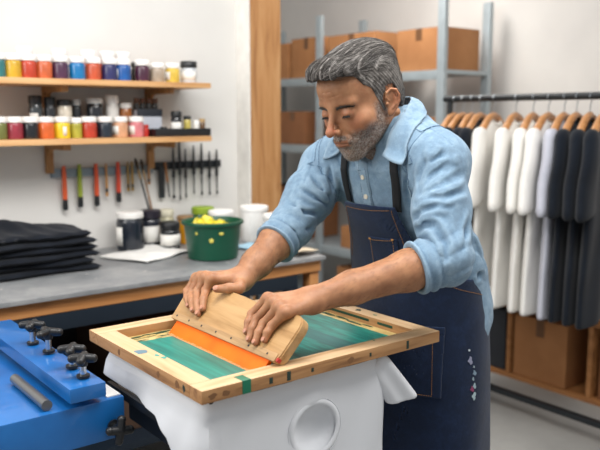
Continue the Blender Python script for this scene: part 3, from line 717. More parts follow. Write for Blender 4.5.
for x in (.70, 1.0, .672): blob(x, FY0, .936, .008, .006, 'y', M_kn, 'knot')

# squeegee: tilted back towards the printer
th = math.radians(41); SU = Vector((math.sin(th), 0, math.cos(th))); SN = Vector((-math.cos(th), 0, math.sin(th))); SO = Vector((.802, 0, .9300))
t = empty('squeegee', (.802, 1.345, .930), 0, 'wide wooden squeegee with orange blade held in both hands on the teal mesh', 'squeegee')
Msq = Matrix((Vector((0, 1, 0)), SU, SN)).transposed().to_4x4()      # local x=room y, y=up the board, z=outward
def sq(name, bm, m, par=t, sm=40):
    bmesh.ops.transform(bm, matrix=Matrix.Translation((0, 0, 0)) @ Msq, verts=bm.verts); return obj(name, bm, m, par, sm)
prof = [(1.139, .040), (1.132, .055), (1.128, .120), (1.132, .134), (1.142, .1425), (1.158, .1455), (1.20, .1430), (1.25, .1405), (1.30, .1425), (1.345, .1455), (1.39, .1465), (1.43, .1435), (1.48, .135), (1.525, .1225), (1.548, .1165), (1.558, .108), (1.560, .098), (1.553, .040)]
M_sqw = wood('squeegee_wood', '#bf9a6b', '#b28b5b', '#946d40', 'y', 1.1, .5, .15)
bm = BM(); prism(bm, [(y-1.345, s) for y, s in prof], -.024, 0, bev=.0028); sq('handle', bm, M_sqw)
bm = BM(); box(bm, (0, .0485, .0008), (.408, .017, .0024), .0006); sq('clamp_strip', bm, wood('strip_wood', '#b9986f', '#ad8a60', '#8c6a45', 'y', 1.5, .6))
for y in (1.17, 1.235, 1.30, 1.36, 1.42, 1.475, 1.53):
    bm = BM(); lathe(bm, [(0, .0008), (.0022, .0006), (.0026, 0), (0, -.001)], n=12, c=(y-1.345, .0495, .0022)); sq('nail', bm, M_railb if 'M_railb' in globals() else flat('#2a2420', .5))
def blade_mat():
    m = NT('orange_rubber'); n = m.noise(m.coord(), 12, 3); return m.set(m.ramp(n, [(.3, '#f86205'), (.7, '#ff7410')]), .55, Specular_IOR_Level=.25)
bm = BM(); box(bm, (0, .0235, -.009), (.366, .0445, .009), .0008); sq('blade', bm, blade_mat())
bm = BM()
for k in range(74):
    x = -.181+.362*k/73; h = .002+.003*random.random(); box(bm, (x, .0030+h/2, -.0040), (.0030, h, .0008), 0)
sq('blade_edge_fray', bm, flat('#e0a06a', .7))
bm = BM(); box(bm, (-.209, .046, -.004), (.006, .008, .0096), .001); sq('red_mark', bm, flat('#a8251c', .5))

# white T-shirt stretched over the platen
PX0, PX1, PY0, PY1, PZ = .682, 1.120, 1.150, 1.570, .9240
def shirt_drape():
    path = []; r = .02
    cor = [(PX0, PY1), (PX0, PY0), (PX1, PY0), (PX1, PY1)]
    def arc(cx, cy, a0, a1, n=6): return [(cx+r*math.cos(a), cy+r*math.sin(a), math.cos(a), math.sin(a)) for a in np.linspace(a0, a1, n)]
    def seg(p, q, nx, ny, n): return [(p[0]+(q[0]-p[0])*i/n, p[1]+(q[1]-p[1])*i/n, nx, ny) for i in range(n+1)]
    path += seg((PX0, PY1-r), (PX0, PY0+r), -1, 0, 60) + arc(PX0+r, PY0+r, PI, 1.5*PI)[1:] + seg((PX0+r, PY0), (PX1-r, PY0), 0, -1, 90)[1:] + arc(PX1-r, PY0+r, 1.5*PI, 2*PI)[1:] + seg((PX1, PY0+r), (PX1, PY1-r), 1, 0, 40)[1:]
    L_ = [0]
    for a, b in zip(path, path[1:]): L_.append(L_[-1]+math.hypot(b[0]-a[0], b[1]-a[1]))
    tot = L_[-1]; nv = 44; V = []; F = []
    lf = PY1-PY0
    cx, cz = .926, .800          # neck opening centre on the near face
    for i, (x, y, nx, ny) in enumerate(path):
        s = L_[i]
        hem = np.interp(s, [0, .06, .25, .31, .36, .42, .50, lf+PX1-PX0-.05, tot-.2, tot], [.060, .066, .078, .10, .17, .28, .36, .38, .30, .16])
        for j in range(nv+1):
            v = j/nv; dz = v*hem
            out = .008*min(1, dz/.03)+dz*(.03 if nx > -.5 else .20)
            out += (.009*math.sin(s*22+1.2*math.sin(s*9)+dz*12)*min(1, dz/.06)+.003*math.sin(s*60+dz*30)*min(1, dz/.08))*(.6 if nx < -.5 or s > .95 else .45)
            if ny > -.99 and nx < -.5: out += .004*math.sin(dz*60+s*7)*min(1, dz/.05)*.5
            z = PZ-.002-dz*(1 if dz > .01 else 1)
            px, py = x+nx*out, y+ny*out
            if ny < -.9:                          # dip inside the neck opening
                e = math.hypot((px-cx)/.056, (z-cz)/.052)
                if e < 1: py += .022*(1-e**4)
            V.append((px, py, z))
    n = len(path)
    for i in range(n-1):
        for j in range(nv): F.append((i*(nv+1)+j, (i+1)*(nv+1)+j, (i+1)*(nv+1)+j+1, i*(nv+1)+j+1))
    # top
    m = len(V); V.append(((PX0+PX1)/2, (PY0+PY1)/2, PZ-.001)); tri = [(m, (i+1)*(nv+1), i*(nv+1)) for i in range(n-1)]
    return V, F, tri, (cx, cz)
V, F, tri, (ncx, ncz) = shirt_drape()
t = empty('t_shirt', (.905, 1.36, PZ), 0, 'white T-shirt pulled over the platen and hanging down under the screen', 'shirt')
me = bpy.data.meshes.new('shirt_body'); me.from_pydata([(Vector(v)-Vector((.905, 1.36, PZ)))[:] for v in V], [], F+tri); me.update(); smooth(me, 60)
M_tee = NT('white_jersey'); _n = M_tee.noise(M_tee.coord(), 600, 2); M_tee.bump(_n, .12, .0005); M_tee.b.inputs['Sheen Weight'].default_value = .1; M_tee = M_tee.set('#d6d8dc', .9, Specular_IOR_Level=.2)
o = link_mesh('shirt_body', me, M_tee, t); md = o.modifiers.new('t', 'SOLIDIFY'); md.thickness = .0018; md.offset = -1
bm = BM()
def nb(a, k): 
    z = ncz+(.052+k)*math.sin(a); x = ncx+(.056+k)*math.cos(a); dz = PZ-z; return (x-.905, PY0-.008-dz*.03-.0035-1.36, z-PZ)
tube(bm, [nb(a, .004) for a in np.linspace(0, 2*PI, 49)], .0062, 8, flat=.5, up=(0, 1, 0)); obj('neckband', bm, M_tee, t)
tube_b = BM(); tube(tube_b, [nb(a, .012) for a in np.linspace(0, 2*PI, 49)], .0012, 6); obj('neck_seam', tube_b, M_tee, t)
def sleeve_flap(P):
    a, b = A3(1.112, 1.142, .893), A3(1.160, 1.118, .812); d = b-a; t_ = np.clip(((P-a) @ d)/float(d@d), 0, 1); r = P-a-t_[..., None]*d
    u = A3(-.616, -.788, 0); dn = d/np.linalg.norm(d); w_ = np.cross(dn, u); w_ = w_/np.linalg.norm(w_); u = np.cross(w_, dn)
    q = np.stack([(r @ u)/(.013), (r @ w_)/(.025+.011*t_), (r @ (d/np.linalg.norm(d)))/.02], -1); k = (nrm(q)-1)*.012
    k = k+.0022*np.sin(P[..., 2]*90+P[..., 0]*150)
    k = smax(k, (P-b) @ (d/np.linalg.norm(d))+(r @ w_)*.35, .004)
    return k
Vs, Fs_ = surf(sleeve_flap, (1.0, 1.0, .74), (1.25, 1.22, .95), .003)
np_mesh('sleeve', Vs-np.array([.905, 1.36, PZ]), Fs_, M_tee, t, None, relax=1)

# platen and press
M_blk = flat('#14171b', .45, name='black_coated_metal')
t = empty('platen', (.905, 1.36, .60), 0, 'black platen arm under the white T-shirt', 'platen')
bm = BM(); box(bm, (0, 0, .3125), (.44, .43, .018), .004); obj('platen_board', bm, M_blk, t)
bm = BM(); box(bm, (-.15, .0, .190), (.12, .30, .06), .004); obj('platen_arm', bm, M_blk, t)
bm = BM(); box(bm, (-.02, 0, -.08), (.09, .09, .78), .004); obj('pedestal', bm, M_blk, t)
bm = BM(); lathe(bm, [(0, -.60), (.24, -.60), (.24, -.585), (.05, -.57), (.05, -.46), (0, -.46)], n=32); obj('foot', bm, M_blk, t)
bm = BM(); box(bm, (-.245, .035, .240), (.010, .27, .018), .002); obj('edge_bracket', bm, M_blk, t)
bm = BM(); box(bm, (-.222, .035, .243), (.036, .22, .005), .002); obj('bracket_plate', bm, flat('#8f949a', .35, .6), t)
M_blue = NT('blue_enamel'); _n = M_blue.noise(M_blue.coord(), 7, 4); _c = M_blue.ramp(_n, [(.3, '#0d5495'), (.7, '#1769b0')]); M_blue = M_blue.set(_c, .35, 0, Coat_Weight=.3)
M_chrome = flat('#c9cdd1', .18, 1, name='chrome')
t = empty('screen_press', (.50, 1.50, 0), 0, 'bright blue screen printing press with black clamp knobs beside the frame', 'printing press')
def pb(name, c, s, m, b=.004):
    bm = BM(); box(bm, Vector(c)-Vector((.50, 1.50, 0)), s, b); return obj(name, bm, m, t)
pb('press_bed', (.46, 1.66, .812), (.36, .50, .086), M_blue)
pb('press_column', (.45, 1.68, .385), (.22, .24, .77), M_blue)
pb('press_foot', (.45, 1.68, .012), (.40, .44, .024), M_blk)
pb('clamp_bar', (.5575, 1.694, .885), (.075, .60, .030), M_blue)
pb('spacer', (.56, 1.74, .8625), (.05, .40, .014), M_blk, .002)
bm = BM(); tube(bm, [Vector((.485, 1.425, .867))-Vector((.5, 1.5, 0)), Vector((.485, 1.62, .867))-Vector((.5, 1.5, 0))], .011, 16); obj('steel_rod', bm, flat('#77797c', .3, .8), t)
pb('highlight_lip', (.622, 1.47, .8565), (.030, .10, .003), M_cap if 'M_cap' in globals() else flat('#e8e8e8'), .001)  # white strip painted in as the bright highlight on the bed's edge
def knob(x, y, z, sh, r, lab=None, tilt=None, arms=4):
    k = BM(); 
    for a in range(arms):
        an = a*2*PI/arms+.6+x*9; tube(k, [(0, 0, 0), (r*.55*math.cos(an), r*.55*math.sin(an), .0), (r*math.cos(an), r*math.sin(an), -.001)], [.0100, .0092, .0086], 10)
        bmesh.ops.create_icosphere(k, subdivisions=2, radius=.0092, matrix=Matrix.Translation((r*math.cos(an), r*math.sin(an), -.001)))
    lathe(k, [(0, -.016), (.0095, -.016), (.011, -.004), (.011, .006), (.007, .009), (0, .0095)], n=20)
    M = Matrix.Translation(Vector((x, y, z))-Vector((.5, 1.5, 0))) @ (tilt.to_4x4() if tilt else Matrix())
    s = BM(); lathe(s, [(0, -.016-sh), (.0068, -.016-sh), (.0068, -.015), (0, -.015)], n=16)
    w_ = BM(); lathe(w_, [(0, -.016-sh), (.0135, -.016-sh), (.0135, -.011-sh), (0, -.011-sh)], n=20)
    for b_ in (k, s, w_): bmesh.ops.transform(b_, matrix=M, verts=b_.verts)
    o = obj('clamp_knob', k, M_black if 'M_black' in globals() else M_blk, t); c1 = obj('shaft', s, M_chrome, o); c2 = obj('washer', w_, M_blk, o)
knob(.568, 1.444, .942, .024, .021); knob(.572, 1.512, .944, .024, .021)
knob(.570, 1.645, .950, .030, .024, arms=3)
knob(.565, 1.735, .948, .030, .022)
knob(.612, 1.372, .800, .016, .022, tilt=RX(PI/2))
bm = BM(); box(bm, (0, 0, .0), (.70, .30, .030), .003)
o = obj('base_plank', bm, M_frame, None, 40, (.32, 1.22, .735)) if False else bm.free()
# ================================================================ THE PRINTER (person)
def skin_mat():
    t = NT('skin'); a = t.attr('Col'); s = t.n('ShaderNodeSeparateColor'); t.l(a.outputs['Color'], s.inputs[0])
    v = t.coord()
    n1 = t.noise(v, 35, 4, .6); n2 = t.noise(v, 220, 3, .7)
    base = t.ramp(n1, [(.3, '#966648'), (.7, '#b07f5c')])
    base = t.mix(t.math('MULTIPLY', s.outputs[2], .65), base, '#ab5c47')
    base = t.mix(t.math('MULTIPLY', s.outputs[1], .5), base, '#84503f')
    bc = t.ramp(n2, [(.38, '#4e4844'), (.6, '#aca69f')])
    fac = t.math('MULTIPLY', s.outputs[0], t.math('ADD', .34, t.math('MULTIPLY', n2, .75)))
    base = t.mix(fac, base, bc)
    t.bump(n2, .25, .0012)
    t.b.inputs['Subsurface Weight'].default_value = .12
    t.b.inputs['Subsurface Radius'].default_value = (1, .35, .2); t.b.inputs['Subsurface Scale'].default_value = .006
    return t.set(base, .5, Specular_IOR_Level=.4)
def denim_mat(name, a, b, hi, scale=1.0, wash=.5, rough=.85):
    t = NT(name); v = t.coord()
    n = t.noise(v, 9, 5, .6, .3); f = t.noise(t.coord((1, 1, 1)), 420*scale, 2, .7)
    w = t.n('ShaderNodeTexWave'); w.inputs['Scale'].default_value = 260; w.inputs['Distortion'].default_value = 2
    t.l(t.coord(rot=(.3, .6, .7)), w.inputs['Vector'])
    n2 = t.noise(v, 55, 5, .7, .5)
    c = t.ramp(t.math('ADD', t.math('MULTIPLY', n, .5), t.math('MULTIPLY', n2, .5)), [(.36, a), (.5, b), (.66, hi)])
    c = t.mix(t.math('MULTIPLY', f, wash), c, hi)
    c = t.mix(t.math('MULTIPLY', w.outputs['Fac'], .18), c, a)
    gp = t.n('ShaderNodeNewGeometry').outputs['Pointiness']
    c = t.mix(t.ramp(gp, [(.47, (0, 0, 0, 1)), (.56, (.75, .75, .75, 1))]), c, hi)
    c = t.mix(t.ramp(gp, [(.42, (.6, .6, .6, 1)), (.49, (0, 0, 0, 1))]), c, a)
    t.bump(t.math('ADD', t.math('ADD', f, t.math('MULTIPLY', w.outputs['Fac'], .5)), t.math('MULTIPLY', n2, 2.2)), .45, .0014)
    t.b.inputs['Sheen Weight'].default_value = .15
    return t.set(c, rough, Specular_IOR_Level=.2)
M_skin = skin_mat()
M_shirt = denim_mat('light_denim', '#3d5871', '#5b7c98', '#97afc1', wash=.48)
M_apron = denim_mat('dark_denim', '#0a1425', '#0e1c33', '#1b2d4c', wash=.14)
M_webbing = flat('#101216', .8, name='black_webbing')
M_thread = flat('#a5743c', .7, name='tan_thread')
M_threadb = flat('#48657f', .8, name='blue_thread')

H = A3(1.222, 1.329, 1.466); HS = 1.05
_p = math.radians(22); _yw = math.radians(4)
_f = A3(-math.cos(_p)*math.cos(_yw), -math.cos(_p)*math.sin(_yw), -math.sin(_p))
_x = np.cross(_f, A3(0, 0, 1)); _x = -_x/np.linalg.norm(_x)   # person's left
_roll = math.radians(3)
_z = np.cross(_x, -_f); _z = _z/np.linalg.norm(_z)
_x, _z = _x*math.cos(_roll)+_z*math.sin(_roll), _z*math.cos(_roll)-_x*math.sin(_roll)
HM = np.stack([_x, -_f, _z], 1).astype(np.float32)       # columns = local axes in the room
def to_head(P): return ((P-H) @ HM)/HS
def from_head(Q): return (np.asarray(Q, np.float32)*HS) @ HM.T+H

NECK0 = from_head([[0, .03, -.06]])[0]
def head_local(Q):
    """skin surface of the head in its own frame: x left, -y forward, z up"""
    X = np.abs(Q[..., 0]); S = np.stack([X, Q[..., 1], Q[..., 2]], -1)
    d = ell(Q, (0, .014, .036), (.0745, .096, .083))
    d = smin(d, ell(Q, (0, -.028, -.022), (.0600, .068, .080)), .028)
    d = smin(d, ell(Q, (0, -.05, .05), (.055, .045, .042)), .03)                 # forehead
    d = smin(d, rc(S, (.047, -.004, -.050), (.014, -.066, -.094), .0135, .0160), .024)    # jaw
    d = smin(d, sph(Q, (0, -.074, -.096), .0185), .018)                               # chin
    d = smin(d, rc(S, (.006, -.0885, .0205), (.044, -.074, .020), .0085, .009), .012)  # brow
    d = smin(d, sph(S, (.045, -.057, -.026), .021), .022)                             # cheekbone
    d = smin(d, ell(Q, (0, -.076, -.060), (.034, .027, .030)), .016)                  # muzzle
    d = smax(d, -ell(S, (.033, -.1035, .001), (.0185, .0180, .0120)), .014)                # eye socket
    d = smin(d, rc(Q, (0, -.0925, .012), (0, -.1185, -.027), .0058, .0076), .013)       # nose bridge
    d = smin(d, sph(Q, (0, -.1210, -.0315), .0090), .008)
    d = smin(d, sph(S, (.0118, -.1070, -.0345), .0070), .007)
    d = smax(d, -rc(S, (.0055, -.1150, -.0415), (.0070, -.107, -.0410), .0022, .0026), .003)   # nostril
    d = smax(d, -rc(Q, (0, -.106, -.045), (0, -.1035, -.052), .0022, .0028), .005)    # philtrum
    d = smin(d, rc(S, (.002, -.1035, -.0575), (.021, -.093, -.0615), .0032, .0022), .007)    # upper lip
    d = smin(d, rc(S, (.0, -.1025, -.0680), (.018, -.0930, -.0655), .0042, .0026), .007)     # lower lip
    d = smax(d, -rc(S, (.0, -.1085, -.0627), (.0245, -.0925, -.0662), .0014, .0012), .003)    # mouth line
    d = smax(d, -rc(S, (.0, -.101, -.079), (.012, -.097, -.079), .003, .003), .01)    # below lip
    d = smax(d, -rc(S, (.017, -.1005, -.036), (.034, -.084, -.058), .0010, .0012), .010)   # cheek fold
    # lids around the eyeball
    lid = ell(S, (.0315, -.0795, -.001), (.0150, .0146, .0140))
    slit = ell(S, (.0322, -.0950, -.0058+.0), (.0112, .012, .0017))
    lid = smax(lid, -slit, .0010)
    d = smin(d, lid, .006)
    d = smax(d, -rc(S, (.020, -.0945, .0065), (.042, -.0895, .0055), .0008, .0008), .0025)   # lid crease
    for zz, aa in ((.052, .0), (.063, .002), (.0415, -.002)):                          # forehead lines
        d = smax(d, -rc(S, (0, -.0995+(zz-.05)*.25, zz+aa), (.034, -.085+(zz-.05)*.25, zz+.003), .0006, .0004), .003)
    # ear
    c, s = math.cos(.42), math.sin(.42)
    E = Q.copy(); E[..., 0] = X-.0775; E[..., 1] -= .007; E[..., 2] += .014; E = E*1.08
    e0 = E[..., 0]*c-E[..., 1]*s; e1 = E[..., 0]*s+E[..., 1]*c
    E = np.stack([e0, e1, E[..., 2]], -1)
    t = math.radians(12); E = np.stack([E[..., 0], E[..., 1]*math.cos(t)+E[..., 2]*math.sin(t)*-1, E[..., 2]*math.cos(t)+E[..., 1]*math.sin(t)], -1)
    ear = ell(E, (-.001, .001, .004), (.0042, .0165, .0275))
    ear = smin(ear, ell(E, (.0005, -.004, -.024), (.0048, .0080, .0095)), .006)
    ear = smax(ear, -ell(E, (.0055, -.003, -.001), (.0050, .0085, .0125)), .003)
    ear = smin(ear, chain(E, [(.002, -.006, .004), (.003, -.0145, .012), (.0035, -.012, .024), (.004, -.001, .0315), (.005, .011, .028), (.006, .0175, .016), (.0055, .0170, .001), (.004, .011, -.013), (.002, .003, -.023)],
                           [.0018, .0026, .0030, .0032, .0034, .0034, .0032, .0028, .003], .002), .0028)
    ear = smin(ear, chain(E, [(.002, .004, .020), (.0035, .0095, .008), (.004, .0085, -.004), (.0035, .001, -.013)], [.0018, .0024, .0026, .0026], .002), .003)
    ear = smin(ear, sph(E, (.003, -.0125, -.002), .0038), .003)
    d = smin(d, ear/1.08, .006)
    return d
def head_sdf(P): return head_local(to_head(P))*HS

SL, SR = (1.325, 1.180, 1.322), (1.282, 1.522, 1.294)
EL, ER = (1.245, 1.083, 1.121), (1.142, 1.500, 1.152)
WL, WR = (.957, 1.190, 1.052), (.960, 1.452, 1.050)
TS = np.array([  # z, cx, cy, rx, ry
 (.70, 1.475, 1.35, .115, .175), (.80, 1.475, 1.35, .122, .178), (.92, 1.468, 1.35, .122, .178), (1.02, 1.45, 1.35, .112, .162), (1.12, 1.425, 1.35, .112, .160),
 (1.22, 1.385, 1.35, .117, .172), (1.30, 1.352, 1.35, .112, .172), (1.36, 1.335, 1.345, .088, .155), (1.40, 1.32, 1.34, .062, .110), (1.44, 1.31, 1.335, .045, .06)])
def loft(P, T, grow=0, zlo=None, zhi=None, k=.03):
    z = np.clip(P[..., 2], T[0, 0], T[-1, 0])
    cx, cy, rx, ry = (np.interp(z, T[:, 0], T[:, i]).astype(np.float32) for i in (1, 2, 3, 4))
    q = np.stack([(P[..., 0]-cx), (P[..., 1]-cy)], -1); r = np.stack([rx+grow, ry+grow], -1)
    k0 = nrm(q/r); k1 = nrm(q/(r*r)); d = k0*(k0-1)/np.maximum(k1, 1e-4)
    d = d*.93
    zl = T[0, 0] if zlo is None else zlo; zh = T[-1, 0] if zhi is None else zhi
    return smax(smax(d, P[..., 2]-zh-grow, k), zl-grow-P[..., 2], k)
def torso(P, g=0):
    d = loft(P, TS, g, zhi=1.42)
    for s in (SL, SR):
        d = smin(d, rc(P, (1.318, 1.345, 1.415), (s[0], s[1], s[2]), .042+g, .056+g), .05)
    return d
def lerp3(a, b, t): return tuple(a[i]+(b[i]-a[i])*t for i in range(3))
def arm(P, S, E, W):
    d = chain(P, [S, lerp3(S, E, .4), E], [.054, .050, .041], .02)
    d = smin(d, chain(P, [E, lerp3(E, W, .28), lerp3(E, W, .7), W], [.040, .0425, .0335, .0265], .02), .02)
    return d
# right hand / left hand joints (metacarpal head, first knuckle, fingertip)
FL = [[(.889, 1.246, 1.056), (.870, 1.275, 1.019), (.843, 1.258, .990)], [(.884, 1.219, 1.056), (.864, 1.249, 1.015), (.835, 1.236, .981)],
      [(.880, 1.193, 1.051), (.863, 1.223, 1.011), (.834, 1.213, .980)], [(.878, 1.170, 1.044), (.864, 1.196, 1.012), (.842, 1.192, .988)]]
FR = [[(.892, 1.470, 1.060), (.880, 1.478, 1.030), (.851, 1.444, 1.000)], [(.890, 1.494, 1.060), (.872, 1.502, 1.024), (.842, 1.450, .988)],
      [(.889, 1.516, 1.056), (.869, 1.524, 1.019), (.843, 1.474, .991)], [(.889, 1.536, 1.049), (.870, 1.545, 1.017), (.848, 1.502, .995)]]
TL = [(.945, 1.215, 1.036), (.921, 1.258, 1.008), (.905, 1.272, .992), (.893, 1.278, .974)]
TR = [(.944, 1.430, 1.045), (.915, 1.390, 1.048), (.895, 1.402, 1.048), (.876, 1.424, 1.045)]
BN = A3(-.755, 0, .656)         # outward normal of the squeegee board's front face
def hand(P, W, Fs, T):
    pal = None; fs = None; W = A3(*W)
    for i, (m, p, t) in enumerate(Fs):
        m, p, t = A3(*m), A3(*p), A3(*t)
        side = A3(*Fs[3][0])-A3(*Fs[0][0])
        w0 = W+side*(-.22+.15*i)*.8
        q = rc(P, w0, m-A3(0, 0, .002), .0185, .0118)
        pal = q if pal is None else smin(pal, q, .016)
        pal = smin(pal, sph(P, m+A3(0, 0, .0018), .0106), .006)
        dd = (p+t)/2+BN*.0035
        ff = chain(P, [m, p+BN*.001, dd, t+BN*-.0005], [.0108, .0094, .0084, .0072 if i < 3 else .0064], .004)
        ff = smin(ff, sph(P, p+BN*.003, .0082), .004)
        fs = ff if fs is None else smin(fs, ff, .0022)
    d = smin(pal, fs, .008)
    th = chain(P, T, [.0155, .0118, .0105, .0088], .008)
    return smin(d, th, .010)
def armL(P): return smin(arm(P, SL, EL, WL), hand(P, WL, FL, TL), .018)
def armR(P): return smin(arm(P, SR, ER, WR), hand(P, WR, FR, TR), .018)
def neck(P):
    d = rc(P, NECK0, (1.318, 1.340, 1.375), .050, .057)
    # the two cords running to the collar bones
    for s in (-1, 1):
        a = from_head([[s*-.058, .03, -.045]])[0]
        d = smin(d, rc(P, a, (1.262, 1.34+s*.022, 1.335), .012, .008), .022)
    return d
def chest(P):
    return smin(neck(P), torso(P, -.012), .03)
def near(P, c, r, f):
    """evaluate f only close to c; elsewhere a safe lower bound"""
    dd = sph(P, c, r); o = dd+.05; m = dd < 0
    if m.any(): o[m] = f(P[m])
    return o
def body_sdf(P):
    d = smin(torso(P, -.014), neck(P), .03)
    d = smin(d, near(P, H, .24, head_sdf), .018)
    d = smin(d, near(P, (1.10, 1.15, 1.15), .40, armL), .02)
    return smin(d, near(P, (1.06, 1.50, 1.15), .38, armR), .02)
def head_attr(V):
    Q = to_head(V.astype(np.float32)); X = np.abs(Q[:, 0]); y = Q[:, 1]; z = Q[:, 2]
    n = hnoise(Q, 160, 3)*.12
    ss = lambda a, b, v: np.clip((v-a)/(b-a), 0, 1)
    # beard: jaw, chin, moustache, up the sideburn
    low = ss(-.030, -.052, z+(-.35)*np.clip(y+.02, 0, 1)-.000+.30*np.clip(-y-.06, 0, .05))
    side = ss(.035, .055, X)*ss(-.042, -.022, y)*ss(.03, .0, y)*ss(.01, -.02, z)
    mous = ss(.030, .024, X)*ss(-.044, -.048, z)*ss(-.095, -.098, y)
    under = ss(-.155, -.13, z)
    b = np.maximum(np.maximum(low, side), mous)*under*ss(.04, .015, y)
    lips = ss(.0245, .020, X)*ss(-.054, -.057, z)*ss(-.0755, -.0715, z)*ss(-.0925, -.0945, y)
    b = b*(1-lips)
    neckfade = ss(-.14, -.118, z+.25*np.clip(y+.06, 0, 1))
    b = np.clip(b*(.45+.55*neckfade)+n*(b > .05), 0, 1)
    red = np.maximum.reduce([ss(.022, .008, nrm(Q-A3(0, -.119, -.03)))*.7, ss(.03, .01, nrm(np.stack([X, y, z], -1)-A3(.042, -.07, -.03)))*.55, ss(.070, .082, X)*ss(-.005, .01, y)*.35,
                             ss(.02, .008, nrm(np.stack([X, y, z], -1)-A3(.032, -.09, .0)))*.22])
    b = b*np.clip(1-np.clip((y+.012)/.02, 0, 1)*np.clip((-.035-z)/.02, 0, 1), 0, 1)
    b = b*ss(.072, .066, X)*np.clip(1-(ss(.060, .066, X)*ss(-.020, -.010, y)), 0, 1)
    return np.stack([b, lips, np.clip(red, 0, 1)], 1)

person = empty('person', (1.47, 1.35, 0), label='grey haired man in light denim shirt and dark apron bending over the printing screen', cat='person')
def P_(o):   # parts are modelled in room coordinates
    o.parent = person; o.matrix_parent_inverse = Matrix.Translation((-1.47, -1.35, 0)); return o
def join(parts):
    V, F, A, o = [], [], [], 0
    for v, f, a in parts:
        V.append(v); F.append(f+o); A.append(a); o += len(v)
    return np.concatenate(V), np.concatenate(F), np.concatenate(A)
def arm_attr(V, Fs, T):
    r = np.zeros(len(V))
    for m, p, t in Fs:
        for q, w in ((m, .014), (p, .011), (t, .010)): r = np.maximum(r, np.clip(1-nrm(V-A3(*q))/w, 0, 1)*.9+0)
    r = np.maximum(r, np.clip(1-nrm(V-A3(*T[3]))/.016, 0, 1))
    return np.stack([r*0, r*0, np.clip(r*1.3, 0, 1)], 1)
Vh, Fh = surf(body_sdf, (.80, 1.0, .66), (1.64, 1.72, 1.62), .0019)
Ah = head_attr(Vh)*(Vh[:, 2:3] > 1.27)*(nrm(Vh-H) < .26)[:, None]
for Fs, T in ((FL, TL), (FR, TR)): Ah = np.maximum(Ah, arm_attr(Vh, Fs, T))
P_(np_mesh('body', Vh, Fh, M_skin, None, {'Col': Ah}, relax=2))

# fingernails
M_nail = flat('#b57f66', .35, name='fingernail')
for Fs, T in ((FL, TL), (FR, TR)):
    for m, p, t in Fs:
        t = Vector(t); p = Vector(p); d = (t-(p+Vector(BN)*.004)).normalized(); up = (Vector(BN)-d*Vector(BN).dot(d)).normalized(); s = d.cross(up)
        bm = BM(); R_ = Matrix((s, d, up)).transposed()
        lathe(bm, [(0, .0012), (.6, .0010), (.95, .0003), (1, -.0008), (0, -.001)], n=16, sx=.0046, sy=.0058)
        bmesh.ops.transform(bm, matrix=Matrix.Translation(t-d*.0005+up*.0064) @ R_.to_4x4(), verts=bm.verts)
        P_(obj('fingernail', bm, M_nail))
t = Vector(TR[3]); p = Vector(TR[2]); d = (t-p).normalized(); up = Vector((-.35, -.75, .55)); up = (up-d*up.dot(d)).normalized(); s = d.cross(up)
bm = BM(); lathe(bm, [(0, .0013), (.6, .001), (.95, .0003), (1, -.0008), (0, -.001)], n=16, sx=.0060, sy=.0068)
bmesh.ops.transform(bm, matrix=Matrix.Translation(t+up*.0080) @ Matrix((s, d, up)).transposed().to_4x4(), verts=bm.verts)
P_(obj('fingernail', bm, M_nail))
# eyes
def eye_mat():
    t = NT('eye'); v = t.n('ShaderNodeTexCoord').outputs['Object']; s = t.sep(v)
    r = t.math('SQRT', t.math('ADD', t.math('MULTIPLY', s[0], s[0]), t.math('MULTIPLY', s[2], s[2])))
    c = t.ramp(t.math('MULTIPLY', r, 100), [(.20, '#0a0706'), (.26, '#4a3424'), (.52, '#4c3728'), (.60, '#9c9088')])
    return t.set(c, .08, Specular_IOR_Level=.6)
M_eye = eye_mat()
for s in (-1, 1):
    bm = BM(); bmesh.ops.create_uvsphere(bm, u_segments=24, v_segments=16, radius=.0128*HS)
    o = obj('eye', bm, M_eye, None, 180)
    Rm = Matrix(HM.tolist()) @ RX(math.radians(18))
    c = from_head([[s*.0315, -.0795, -.001]])[0]
    o.parent = person; o.matrix_parent_inverse = Matrix.Translation((-1.47, -1.35, 0)); o.matrix_basis = Matrix.Translation(Vector(c.tolist())) @ Rm.to_4x4()

